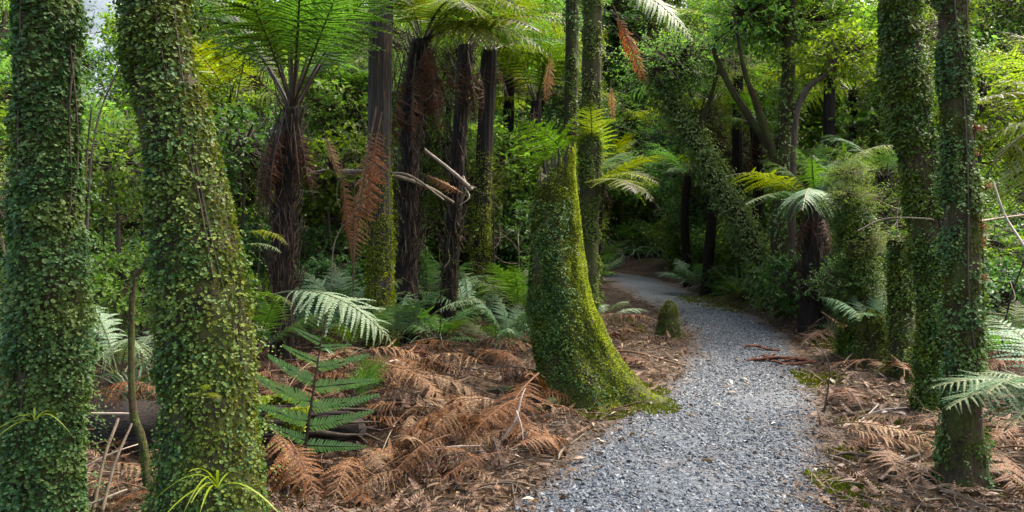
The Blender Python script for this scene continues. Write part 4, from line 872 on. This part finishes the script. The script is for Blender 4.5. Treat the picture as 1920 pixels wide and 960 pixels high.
zones = [("brown dead fern frond lying on the litter around the dark tree trunks", "dead fronds under the tree ferns", 420, 1000, 5.6, 10.5, 84, (.5, .95)),
    ("brown dead fern frond lying in the heap between log and gravel path", "dead fronds between log and path", 640, 1010, 4.3, 6.0, 44, (.35, .7)),
    ("brown dead fern frond in the gap between the two thick trunks", "dead fronds between the thick trunks", 150, 300, 4.0, 7.0, 16, (.5, .9)),
    ("brown dead fern frond lying along the outer side of the path", "dead fronds on the outer verge", 1560, 1960, 4.4, 9.5, 56, (.4, .85)),
    ("brown dead fern frond beside the inner bend of the path", "dead fronds on the inner bend", 1130, 1250, 7.6, 13.0, 14, (.5, .9)),
    ("brown dead fern frond on the bank beyond the far bend", "dead fronds on the far bank", 1380, 1640, 10.0, 16.0, 26, (.7, 1.2))]
for (lab, grp, x0, x1, y0, y1, n, Ls) in zones:
    k = 0; tries = 0
    while k < n and tries < n * 20:
        tries += 1; px, Y = U(x0, x1), y0 + (y1 - y0) * U(0, 1) ** 1.3; x = (px - 960) / FPX * Y; L = U(*Ls); az = U(0, 2 * PI)
        if pdist(x, Y) < .15 or pdist(x + L * math.cos(az), Y + L * math.sin(az)) < .05: continue
        key = ['dead', 'deadl', 'deadd'][rng.choice(3, p=[.42, .38, .20])]; q = (L - Ls[0]) / (Ls[1] - Ls[0]); size = "short" if q < .33 else ("long" if q > .67 else "middling")
        floor_frond(px, Y, L, az, lab.replace("brown dead", "%s %s dead" % (size, dict(dead='brown', deadl='rusty', deadd='blackish')[key])), grp, key, U(.02, .16) if 'log' not in grp else U(.03, .34)); k += 1

# ------------------------------------------------------------------ sticks, stems and the log
def stick(pts, r0, r1, label, mat='twig', group=None, name="stick", cat="stick", ns=7, rough=.25, kids=()):
    mb = MB(); tube(mb, pts, r0, r1, ns, max(8, len(pts) * 6), rough=rough, seed=U(0, 9)); o = ob(name, mb.mesh(name, M[mat])); tag(o, label, cat, group)
    for kp, a, b in kids:
        mb = MB(); tube(mb, kp, a, b, 5, 10, rough=rough); ob("side_twig", mb.mesh("side_twig", M[mat]), o)
    return o
stick([at(280, 484, 4.3), at(252, 530, 4.3), at(246, 640, 4.3), at(250, 770, 4.25), at(268, 830, 4.2), gat(285, 4.15, -.05)], .012, .028, "curved brown dead stem standing between the two thick trunks", 'barkb', name="withered_sapling", cat="dead stem")
stick([gat(160, 5.2, -.05), at(158, 700, 5.2), at(155, 430, 5.2), at(162, 300, 5.15), at(172, 200, 5.1)], .012, .006, "thin dark upright sapling stem beside the darkest trunk", 'twigd', name="sapling", cat="sapling")
stick([gat(170, 3.75), at(195, 860, 3.85), at(222, 785, 3.95)], .010, .007, "grey stick leaning between the two thick trunks", 'twig')
stick([gat(185, 3.7), at(215, 870, 3.8), at(247, 795, 3.9)], .009, .006, "thinner grey stick leaning parallel between the thick trunks", 'twig')
stick([at(145, 955, 3.7), at(195, 935, 3.75), at(238, 918, 3.8)], .007, .005, "tan stick lying low between the thick trunks", 'bleach')
stick([at(150, 880, 4.2), at(210, 850, 4.2), at(262, 832, 4.3)], .005, .004, "pale twig slanting across the hollow between the trunks", 'bleach')
stick([at(150, 776, 4.6), at(200, 775, 4.6), at(245, 776, 4.6)], .008, .006, "horizontal pale stick on the log between the trunks", 'bleach')
stick([at(1862, 340, 4.6), at(1885, 405, 4.55), at(1935, 490, 4.4), at(1990, 640, 4.4), gat(2010, 4.4)], .006, .010, "bleached pale branch slanting beside the slim brown-barked trunk", 'bleach', name="dead_branch", cat="branch")
stick([at(1608, 433, 6.0), at(1660, 410, 6.0), at(1740, 410, 5.9), at(1752, 415, 6.1)], .006, .005, "thin grey twig sticking out of the leaning creeper trunk", 'twig', name="dead_branch", cat="branch")
stick([at(1835, 415, 4.3), at(1880, 408, 4.6), at(1960, 398, 5.0)], .006, .005, "grey horizontal twig beside the slim brown-barked trunk", 'twig', name="dead_branch", cat="branch")
stick([at(640, 322, 9.6), at(720, 325, 9.7), at(800, 350, 10.0), at(850, 380, 10.4)], .035, .022, "long pale fallen branch wedged across the dark trunks", 'twig', name="fallen_branch", cat="branch", kids=[([at(720, 325, 9.7), at(770, 330, 9.6), at(832, 375, 9.6)], .02, .012), ([at(610, 318, 9.5), at(590, 322, 9.4), at(575, 318, 9.4)], .012, .008)])
stick([at(795, 280, 10.3), at(840, 315, 10.3), at(885, 355, 10.4)], .02, .03, "pale snapped branch leaning on the thin black trunk", 'bleach', name="fallen_branch", cat="branch", kids=[([at(868, 330, 10.4), at(875, 345, 10.4), at(893, 352, 10.3)], .02, .006), ([at(872, 352, 10.4), at(880, 370, 10.3), at(862, 385, 10.3)], .016, .005)])
stick([gat(1150, 8.6, .03), gat(1190, 8.45, .05), gat(1240, 8.3, .04), gat(1300, 8.2, .03)], .012, .008, "straight dry stick lying from the stump to the gravel", 'rachisb')
stick([gat(930, 5.0, .02), at(965, 790, 5.0), at(978, 745, 5.05), at(985, 728, 5.1)], .008, .004, "forked pale upright twig beside the stump's root", 'bleach', kids=[([at(968, 770, 5.0), at(978, 800, 4.95), at(982, 835, 4.9)], .005, .003)])
stick([gat(640, 4.6, .05), gat(700, 4.45, .03), gat(740, 4.35, .03)], .006, .004, "bent pale twig lying below the dark hollow", 'bleach')
stick([gat(1000, 4.15, .02), gat(960, 4.3, .04), gat(880, 4.2, .02)], .008, .005, "dark twig lying at the gravel's inner edge", 'twigd', kids=[([gat(960, 4.3, .04), gat(965, 4.1, .03), gat(967, 3.9, .02)], .007, .004)])
stick([gat(1640, 4.7, .03), gat(1590, 4.85, .05), gat(1560, 4.9, .04)], .012, .007, "dark broken stick below the dead frond heap on the verge", 'twigd', kids=[([gat(1640, 4.7, .03), gat(1655, 4.85, .05), gat(1700, 4.95, .04)], .008, .005)])
stick([gat(1650, 4.3, .02), gat(1690, 4.5, .04), gat(1725, 4.6, .05)], .014, .010, "short dark stick beside the slim trunk's foot", 'twigd')
stick([gat(1860, 4.8, .10), gat(1920, 4.75, .12), gat(1990, 4.7, .14)], .013, .010, "dark stick lying behind the slim trunk's foot", 'twigd')
stick([gat(1535, 5.1, .02), gat(1580, 4.75, .04), gat(1620, 4.5, .03)], .006, .004, "long thin grey stick along the gravel's outer edge", 'twig')
stick([gat(1545, 6.2), at(1555, 690, 6.2), at(1530, 640, 6.25)], .007, .004, "thin dead upright stalk on the outer path edge", 'twigd', name="withered_sapling", cat="dead stem")
stick([gat(1285, 10.0, .02), gat(1265, 10.1, .08), at(1258, 600, 10.2)], .01, .006, "dark twig leaning on the small knobbly stump", 'twigd')
for k in range(46):
    side = U(0, 1) < .5; Y = U(4.2, 11); px = U(430, 1000) if side else U(1570, 1930); x = (px - 960) / FPX * Y
    az = U(0, 2 * PI); L = U(.3, .9); e = np.array([x + L * math.cos(az), Y + L * math.sin(az)])
    if pdist(x, Y) < .1 or pdist(e[0], e[1]) < .1: continue
    m = (np.array([x, Y]) + e) / 2; r = U(.004, .011)
    stick([gpt(x, Y, .02), gpt(m[0], m[1], U(.03, .09)), gpt(e[0], e[1], U(.02, .12))], r, r * .6, "dry stick lying on the litter under the dark trunks" if side else "dry stick lying on the litter of the outer verge", ['twig', 'bleach', 'twigd', 'rachisb'][rng.integers(4)], "sticks under the dark trunks" if side else "sticks on the outer verge")

# red bark strips across the path
def bark_strip(px, Y, L, az, w, label):
    mb = MB(); n = 14; t = np.linspace(0, 1, n); c = gat(px, Y); x = c[0] + L * t * math.cos(az); y = c[1] + L * t * math.sin(az); z = surf(x, y) + .018 + .02 * np.sin(t * 5 + px)
    nv = np.array([-math.sin(az), math.cos(az)]); V = []
    for s, h in ((-1, .0), (-.4, .022), (.4, .024), (1, .0)): V.append(np.stack([x + nv[0] * s * w * (1 - .6 * t ** 3), y + nv[1] * s * w * (1 - .6 * t ** 3), z + h + .006 * rng.normal(size=n)], -1))
    lowv = V[2] - [0, 0, .010]; V = V + [lowv, V[1] - [0, 0, .010]]
    V = np.stack(V, 1).reshape(-1, 3); i, j = np.meshgrid(np.arange(n - 1), np.arange(6), indexing='ij'); j2 = (j + 1) % 6
    mb.add(V, np.stack([i * 6 + j, i * 6 + j2, (i + 1) * 6 + j2, (i + 1) * 6 + j], -1).reshape(-1, 4))
    o = ob("bark_strip", mb.mesh("bark_strip", M['redbark'])); tag(o, label, "bark strip")
for a in [(1395, 9.35, .42, -.25, .035, "red bark strip lying alone on the gravel"), (1425, 8.55, .55, -.12, .03, "long reddish bark strip in the pile on the gravel"), (1428, 8.65, .30, .75, .022, "pale reddish bark strip sticking up from the pile"), (1400, 8.5, .65, -.05, .018, "thin reddish bark strip under the pile on the gravel"), (1448, 8.35, .45, -.35, .03, "dark red bark strip at the pile's outer end"), (1470, 8.45, .35, -.2, .025, "short red bark strip on top of the pile's outer end")]:
    bark_strip(*a)

# single fallen leaves that show on the path and its edges
FL = []
for v in range(4):
    mb = MB(); n = 9; t = np.linspace(0, 1, n); w = .17 * np.sin(PI * t ** .85) + .004; z = .10 * np.sin(t * 3 + v) + .03
    V = np.stack([np.stack([s * w, t, z + (abs(s)) * w * (.5 + .2 * v)], -1) for s in (-1, 0, 1)], 1).reshape(-1, 3)
    i, j = np.meshgrid(np.arange(n - 1), np.arange(2), indexing='ij'); mb.add(V, np.stack([i * 3 + j, i * 3 + j + 1, (i + 1) * 3 + j + 1, (i + 1) * 3 + j], -1).reshape(-1, 4)); FL.append(mb.mesh("fallen_leaf", M['pale']))
def fallen(x, y, s, label, group):
    o = ob("fallen_leaf", FL[rng.integers(4)]); o.location = (x, y, float(surf(x, y)) + .012); o.scale = (s, s, s); o.rotation_euler = (U(-.2, .2), U(-.3, .3), U(0, 6.28)); tag(o, label, "leaf", group)
k = 0
while k < 55:
    y = U(3.6, 12); x = float(pathx(y)) + U(-1, 1) * float(pathw(y)); 
    if U(0, 1) > .25 + .75 * abs(x - pathx(y)) / pathw(y): continue
    fallen(x, y, U(.035, .10), "pale fallen leaf lying on the blue-grey gravel", "fallen leaves on the gravel"); k += 1
for q in range(80):
    y = U(3.8, 9); s = rng.choice([-1, 1], p=[.35, .65]); x = float(pathx(y)) + s * (float(pathw(y)) + U(.0, .8)); fallen(x, y, U(.05, .13), "pale fallen leaf on the brown litter beside the gravel", "fallen leaves beside the gravel")

# rotten log and hollow
def log():
    root = thing("rotten_log", (0, 0, 0), "dark rotten log with splintered end and moss on top beside thickest trunk", "log")
    a, b = at(330, 800, 5.1), at(655, 790, 4.95); a[2] = .16; b[2] = .20; mb = MB()
    P = tube(mb, [a + [-.9, .3, -.05], a, (a + b) / 2 + [0, 0, .02], b * .85 + a * .15, b + [.08, 0, 0]], .19, .07, 22, 60, rough=.35, seed=3); ob("trunk", mb.mesh("trunk", M['rot']), root)
    for k in range(26):
        t = U(.62, 1.0); c = a * (1 - t) + b * t; th = U(2.4, 5.6); r = .17; p = c + np.array([0, math.cos(th) * r - .02, -math.sin(th) * r * .9]); p[1] = c[1] - abs(math.cos(th + .0)) * r
        L = U(.15, .4); mb = MB(); tube(mb, [p - [L * .6, 0, 0], p + [0, -.02, U(-.02, .02)], p + [L * .5, U(-.05, .02), U(-.03, .02)]], U(.012, .028), .003, 5, 7, rough=.4, seed=k); ob("splinter", mb.mesh("splinter", M['rot'] if U(0, 1) < .7 else M['twigd']), root)
    for k in range(22):
        th = U(0, 2 * PI); r = U(.02, .145); p = b + np.array([-.12, r * math.cos(th), r * math.sin(th)]); L = U(.10, .36); mb = MB()
        tube(mb, [p - [.15, 0, 0], p + [L * .5, U(-.02, .02), U(-.02, .02)], p + [L, U(-.05, .05), U(-.05, .03)]], U(.016, .04), .003, 5, 7, rough=.5, seed=k); ob("splinter", mb.mesh("splinter", M['rot'] if U(0, 1) < .6 else M['twigd']), root)
    mb = MB(); n = 14000; t = U(0.15, .80, n); th = U(.2, PI - .2, n); c = a * (1 - t[:, None]) + b * t[:, None]; r = .185
    p = c + np.stack([th * 0, np.cos(th) * r, np.sin(th) * r], -1); Nn = np.stack([th * 0, np.cos(th), np.sin(th)], -1); k = fbm(p * 5, 2) > -.15; p, Nn = p[k], Nn[k]
    Z = nrm(Nn + rng.normal(0, .5, (len(p), 3))); X = nrm(np.cross(Z, rdir(len(p)))); scatter(mb, TUFT, TUFTF, p - Nn * .01 + Nn * (.05 * np.clip(fbm(p * 4, 2) + .3, 0, 1))[:, None], X, np.cross(Z, X), Z, U(.012, .03, len(p)))
    ob("moss", mb.mesh("moss", M['moss'], False), root, "stuff")
log()

# ------------------------------------------------------------------ strap-leaved clumps
def strap_mesh(n, L, w, spread, mat, seed):
    mb = MB(); m = 9; t = np.linspace(0, 1, m)
    for k in range(n):
        az = U(0, 2 * PI); el = U(.5, 1.45); l = L * U(.6, 1.1); dr = U(.5, 1.3) * spread; d = np.array([math.cos(az), math.sin(az)])
        rr = l * (np.cos(el) * t + .25 * dr * t ** 2); z = l * (np.sin(el) * t - .55 * dr * t ** 2.2)
        P = np.stack([d[0] * rr, d[1] * rr, z], -1); s = np.array([-d[1], d[0], 0]); ww = w * (np.sin(PI * np.clip(t * .82 + .14, 0, 1)) + .03)
        V = np.stack([P - s * ww[:, None], P - [0, 0, w * .4], P + s * ww[:, None]], 1).reshape(-1, 3)
        i, j = np.meshgrid(np.arange(m - 1), np.arange(2), indexing='ij'); mb.add(V, np.stack([i * 3 + j, i * 3 + j + 1, (i + 1) * 3 + j + 1, (i + 1) * 3 + j], -1).reshape(-1, 4))
    return mb.mesh("leaves", M[mat], True)
STR = [strap_mesh(46, .8, .011, 1., 'strap', 1), strap_mesh(38, .9, .014, 1.2, 'strap', 2), strap_mesh(30, .9, .02, .8, 'darkl', 3)]
for (px, Y, s, v, lab) in [
    (255, 6.2, 1.0, 0, "grassy strap-leaved clump between the two thick trunks"), (720, 9.8, .9, 0, "grassy clump at the foot of the fluted pole"), (810, 10.2, 1.0, 1, "strap-leaved clump between the shaggy tree fern and its neighbour"),
    (845, 10.0, .7, 0, "small grassy clump at the thin black trunk's foot"), (1190, 29, 2.2, 1, "grassy clump beyond the path's far end"), (1262, 26, 2.0, 2, "dark strap-leaved clump under the leaning dark trunk"), (1230, 28.6, 2.2, 1, "arching grassy clump between forked and leaning dark trunks"), (1300, 23.6, 1.8, 0, "pale grassy clump where the bank meets the far path"), (1150, 30, 2.0, 2, "dark strap-leaved clump at the forked trunk's foot"), (1330, 18.5, 1.3, 1, "grassy clump on the moss strip at the far bend"),
    (1385, 16, 1.2, 2, "dark grassy clump on the far bank by the bend"), (1560, 9.9, .55, 0, "small grassy clump on the outer path edge"), (640, 7.0, .6, 0, "little grassy clump behind the silvery arching frond"), (150, 8, 1.2, 1, "strap-leaved clump behind the darkest trunk"),
    (1000, 9.8, .8, 0, "grassy clump in the shade just behind the stump"), (1770, 9.0, 1.1, 1, "grassy clump behind the slim trunk")]:
    r = thing("grass_clump", gat(px, Y, -.02), lab, "grass clump", None, U(0, 6), s); ob("leaves", STR[v], r)
def tuft(px, py, Y, s, lab, n=9):
    r = thing("grass_tuft", at(px, py, Y), lab, "grass tuft", None, 0, s); ob("leaves", strap_mesh(n, .24, .005, 1.7, 'strapy', 1), r)
tuft(408, 915, 3.13, 1.15, "yellow-green grass tuft growing low on the thickest trunk"); tuft(65, 790, 3.36, .8, "yellow-green grass tuft growing on the darkest creeper trunk")
f = thing("small_fern", (0, 0, 0), "tiny yellow-green fern growing on the thickest trunk", "fern")
for tx, ty in ((350, 745), (412, 752), (385, 722)): put_frond(f, 'yellow', at(383, 738, 3.14), at(tx, ty, 3.06), 0, 0)
# rusty root tufts on the slim trunk
for (px, py) in [(1835, 240), (1845, 425), (1826, 285), (1840, 455), (1850, 350), (1842, 520)]:
    mb = MB(); c = at(px - 6, py, 4.2)
    for k in range(26):
        d = nrm(rng.normal(size=3) + [1.0, -.5, 0]); l = U(.02, .055); tube(mb, [c - d * .03, c + d * l * .6 + rng.normal(0, .006, 3), c + d * l + rng.normal(0, .012, 3)], .003, .001, 3, 4)
    o = ob("root_tuft", mb.mesh("root_tuft", M['root'])); tag(o, "rusty aerial root tuft sprouting from the slim brown-barked trunk", "root tuft", "root tufts on the slim trunk")

# ------------------------------------------------------------------ the wood behind
def limb_tree(pts, r0, r1, limbs, label, crowns, bark='barkb', name="tree", cat="tree", creep=0, group=None):
    root = thing(name, (0, 0, 0), label, cat, group); mb = MB(); P = tube(mb, pts, r0, r1, 10, 40, rough=.2, seed=U(0, 9)); ob("trunk", mb.mesh("trunk", M[bark]), root)
    for l in limbs:
        mb = MB(); tube(mb, l, r0 * .5, r0 * .12, 7, 20, rough=.2); ob("limb", mb.mesh("limb", M[bark]), root)
    if creep:
        mb = MB(); i = rng.integers(0, len(P), creep); n = creep; d = rdir(n); c = P[i] + d * (r0 * U(.7, 2.0, n))[:, None] + rng.normal(0, .05, (n, 3))
        Y = nrm(d - [0, 0, .8] + rng.normal(0, .5, (n, 3))); X, Y, Z = frames(Y, d + [0, 0, .6] + rng.normal(0, .4, (n, 3))); scatter(mb, LEAF, LEAFF, c, X, Y, Z, U(.03, .075, n)); ob("creeper_leaves", mb.mesh("creeper_leaves", M['shag'], False), root, "stuff")
    for (k, c, r) in crowns: add_crown(root, k, c, r, .85)
    return root
limb_tree([gat(1452, 13.5, -.2), at(1425, 500, 13.8), at(1380, 400, 14), at(1330, 315, 14.2), at(1285, 235, 14.5), at(1230, 150, 14.8)], .17, .08, [[at(1300, 260, 14.4), at(1330, 190, 14.3), at(1350, 120, 14.2)]], "leaning trunk shaggy with pale green creeper beyond the path bend", [('fine', at(1260, 120, 14.8), 1.3), ('fine', at(1340, 90, 15), 1.2), ('fine', at(1310, 215, 15.2), .9)], 'bark', creep=12000)
limb_tree([gat(1470, 12.5, -.2), at(1462, 400, 12.5), at(1470, 250, 12.5), at(1478, 130, 12.5), at(1480, -60, 12.4)], .16, .09, [[at(1463, 330, 12.5), at(1420, 200, 12.3), at(1395, 130, 12.2), at(1375, 20, 12)], [at(1468, 280, 12.5), at(1500, 190, 12.4), at(1530, 150, 12.3), at(1570, 120, 12.1)], [at(1462, 300, 12.5), at(1385, 190, 12.7), at(1340, 100, 12.8), at(1345, 60, 12.8)]], "many-limbed dark tree standing behind the short tree fern", [('yel', at(1400, 30, 12.6), 1.0), ('yel', at(1500, 40, 13), 1.1), ('broad', at(1450, -60, 12.6), 1.3)], 'barkb', creep=3500)
limb_tree([gat(1490, 11.6, -.2), at(1486, 420, 11.6), at(1497, 200, 11.5), at(1560, 130, 11.4)], .06, .03, [], "thin dark curved sapling trunk beside the many-limbed tree", [('yel', at(1575, 100, 11.6), .8)], 'twigd')
limb_tree([gat(1178, 30, -.2), at(1172, 440, 30), at(1158, 375, 30)], .24, .15, [[at(1174, 450, 30), at(1200, 380, 30), at(1240, 330, 29.8)]], "dark short forked trunk beyond the far end of the path", [('dark', at(1150, 340, 30.5), 1.8), ('broad', at(1225, 330, 30.5), 1.8)], 'barkb')
limb_tree([gat(1285, 28.5, -.2), at(1262, 440, 28.3), at(1215, 375, 28), at(1180, 340, 28)], .22, .12, [], "dark leaning trunk crossing behind the forked trunk at path end", [('broad', at(1175, 320, 28.3), 1.6)], 'barkb')

KN = dict(broad="leafy green", yel="yellow-green", fine="fine-leaved pale", dark="dark glossy-leaved")
KL = dict(broad="green leafy tree in the wood behind the trunks", yel="bright yellow-green leafy tree in the wood behind the trunks", fine="fine-leaved pale green tree in the wood behind the trunks", dark="dark glossy-leaved tree in the wood behind the trunks")
TRK = []
for q in range(3):
    mb = MB(); tube(mb, [[0, 0, -.03], [U(-.03, .03), U(-.03, .03), .33], [U(-.06, .06), U(-.06, .06), .66], [0, 0, 1]], .022, .008, 8, 20, rough=.25); TRK.append(mb.mesh("trunk", M[['bark', 'barkb', 'twigd'][q]]))
def wood_tree(px, Y, H, r, kind, nc=4, low=.3):
    g = gat(px, Y); root = thing("tree", g, "%s %s seen %s" % (KN[kind], "far tree" if Y > 21 else "tree", gap(px)), "tree", KN[kind] + " trees of the wood behind", U(0, 6.28))
    t = ob("trunk", TRK[rng.integers(3)], root); t.scale = (H, H, H)
    for k in range(nc):
        h = H * (low + (1.02 - low) * (k + .5) / nc); a = U(0, 6.28); e = r * U(.1, .55); add_crown(root, kind, (e * math.cos(a), e * math.sin(a), h), r * U(.75, 1.1) * (1.0 if k < nc - 1 else .8), .85)
kinds = ['broad', 'yel', 'fine', 'dark']
def okp(px, Y, pad):
    x = (px - 960) / FPX * Y; return pdist(x, Y) > pad
n = 0
for Y, k, H0, H1, rr, spread in [(14, 8, 3.8, 5.4, 1.2, (-300, 1080)), (15, 5, 4, 5.6, 1.2, (1600, 2250)), (18.5, 14, 5.2, 7.2, 1.6, (-400, 2300)), (23, 18, 7, 9, 2.0, (-400, 2300)), (28.5, 20, 9, 11.5, 2.4, (-450, 2350)), (36, 22, 12, 15, 3.2, (-450, 2350))]:
    for q in range(k):
        px = spread[0] + (spread[1] - spread[0]) * (q + U(.15, .85)) / k; y = Y + U(-1.6, 1.6)
        if not okp(px, y, 2.1 if y > 16.5 else .9) and y < 29: continue
        if 110 < px < 300 and Y < 30 or 40 < px < 360 and Y > 30: continue
        kd = kinds[rng.choice(4, p=[.34, .26, .30, .10])]; wood_tree(px, y, U(H0, H1), rr * U(.8, 1.15), kd, 5, .22)
for (px, Y, H, r, kd) in [(140, 13.5, 3.5, 1.1, 'broad'), (235, 14.5, 3.7, 1.2, 'yel'), (190, 18, 4.2, 1.5, 'fine'), (90, 22, 6, 1.8, 'broad'), (285, 21, 7, 1.5, 'broad'), (200, 26, 5, 2.2, 'broad'), (1345, 22.5, 7, 1.5, 'fine'), (1235, 35, 13, 3, 'fine'), (1120, 36, 13, 3, 'broad'), (1180, 38, 15, 3.4, 'yel'), (1330, 25, 9, 2, 'fine'), (1400, 21, 7, 1.6, 'broad'), (1040, 24, 8.5, 1.9, 'fine'), (985, 20, 7, 1.6, 'broad')]:
    wood_tree(px, Y, H, r, kd, 5, .2)
for q in range(22):
    px, Y = [(470, 9), (600, 9.2), (585, 11), (660, 8.6), (730, 11.5), (820, 9.3), (930, 11), (975, 12), (1010, 10), (1215, 15.5), (1320, 17), (1405, 14), (1440, 12), (1550, 12), (1580, 9.5), (1650, 9.2), (1700, 9), (1760, 8.5), (1870, 7), (1900, 8.2), (190, 7.5), (130, 6.4)][q]
    if not okp(px, Y, .3): continue
    b = gat(px, Y, -.05); H = U(1.2, 3.4); tl = rng.normal(0, .35, 2); P4 = [b, b + [tl[0] * .3, tl[1] * .3, H * .4], b + [tl[0] * .4, tl[1], H * .75], b + [tl[0] * 1.4, tl[1], H]]
    kd = []
    for w in range(5):
        t = U(.35, .95); c = b + np.array([tl[0] * .6 * t, tl[1] * .7 * t, H * t]); d = nrm(rng.normal(size=3) * [1, 1, .4] + [0, 0, .5]) * U(.25, .7); kd.append(([c, c + d * .5 + [0, 0, -.03], c + d + rng.normal(0, .06, 3)], .006, .002))
    stick(P4, U(.009, .017), .004, "thin bare sapling with wiry twigs %s" % gap(px), ['twigd', 'twig', 'barkb'][q % 3], "bare saplings in the understorey", "sapling", "sapling", 6, .2, kd)
# shrubs of the understorey
SL = dict(broad="green leafy shrub growing in the understorey", yel="bright yellow-green shrub growing in the understorey", fine="fine-leaved pale shrub growing in the understorey", dark="dark glossy shrub growing in the shaded understorey")
def shrub(px, Y, r, kind, h=None, label=None, group=None):
    g = gat(px, Y); h = h or r * .8; root = thing("shrub", g, label or "%s shrub seen %s" % (KN[kind], gap(px)), "shrub", group or KN[kind] + " shrubs of the understorey", U(0, 6.28))
    mb = ob("stem", TRK[2], root); mb.scale = (h * .8, h * .8, h); add_crown(root, kind, (0, 0, h), r, .9)
    if h > r: add_crown(root, kind, (U(-.3, .3) * r, U(-.3, .3) * r, h * .45), r * .85, .9)
for (px, Y, r, k, h, lab) in [
    (215, 7.2, .75, 'yel', 2.1, "bright leafy shrub showing between the two thick trunks"), (150, 9.0, 1.0, 'broad', 2.4, "tall green shrub behind the gap of the two thick trunks"), (265, 9.5, 1.0, 'fine', 1.6, None),
    (455, 10.5, 1.1, 'broad', 2.6, "tall green shrub between thickest trunk and rusty-skirted tree fern"), (620, 11.5, 1.1, 'broad', 2.4, "tall green shrub between the rusty-skirted tree fern and the pole"), (420, 12.5, 1.2, 'yel', 3.2, None), (640, 13, 1.2, 'yel', 3.6, None),
    (600, 10.5, .7, 'dark', .7, None), (740, 12.5, 1.0, 'dark', 1.0, None), (860, 13.5, 1.1, 'dark', 1.2, None), (960, 14, 1.2, 'broad', 2.6, None), (1010, 13, 1.0, 'dark', 1.4, None), (1030, 15, 1.3, 'fine', 3.0, None),
    (1040, 11.5, .7, 'dark', .8, None), (1340, 20.5, 1.1, 'broad', 1.1, None), (1290, 24, 1.2, 'broad', 1.3, None), (1070, 24, 1.3, 'yel', 1.7, None), (1085, 30, 1.6, 'broad', 1.8, None), (1150, 33, 1.8, 'broad', 1.8, None), (1220, 32, 1.7, 'dark', 1.4, None), (1290, 31, 1.8, 'broad', 1.7, None), (1250, 34, 2, 'yel', 2.6, None), (1110, 32, 1.8, 'dark', 1.6, None), (1105, 25.2, .9, 'broad', .8, "low leafy shrub inside the path's last turn"), (1195, 29.8, 1.1, 'broad', .8, "low leafy shrub at the forked dark trunk's foot"), (1255, 28.8, 1.0, 'fine', .8, "low fine-leaved shrub at the leaning dark trunk's foot"), (1395, 17.5, 1.1, 'broad', 1.1, None), (1450, 15, .8, 'fine', .7, None), (1290, 23, 1.5, 'broad', 3.2, None), (1380, 19, 1.4, 'fine', 3.4, None),
    (1560, 13.0, 1.1, 'fine', 2.3, "pale fine-leaved bush behind the short tree fern"), (1620, 11.5, .9, 'fine', 1.7, None), (1590, 10.4, .7, 'dark', .7, None), (1670, 10.0, .8, 'dark', .9, None), (1860, 10.5, 1.1, 'dark', 1.0, None), (1780, 10.0, .9, 'broad', 1.2, None), (1900, 9.0, .8, 'dark', .6, None), (1700, 13.5, 1.3, 'broad', 3.0, None), (1840, 12.5, 1.3, 'yel', 3.2, None),
    (1500, 11.6, .8, 'dark', .6, None), (1350, 16.8, .5, 'dark', .35, "small dark shrub at the edge of the mossy bank"), (-20, 6.5, .8, 'fine', 1.7, None), (40, 9.5, 1.1, 'broad', 2.4, None), (330, 12, 1.1, 'broad', 2.5, None), (540, 12.5, 1.1, 'dark', 1.0, None), (680, 15, 1.3, 'broad', 2.4, None), (790, 15.5, 1.3, 'fine', 2.6, None), (900, 16.5, 1.4, 'yel', 3.0, None)]:
    shrub(px, Y, r, k, h, lab)
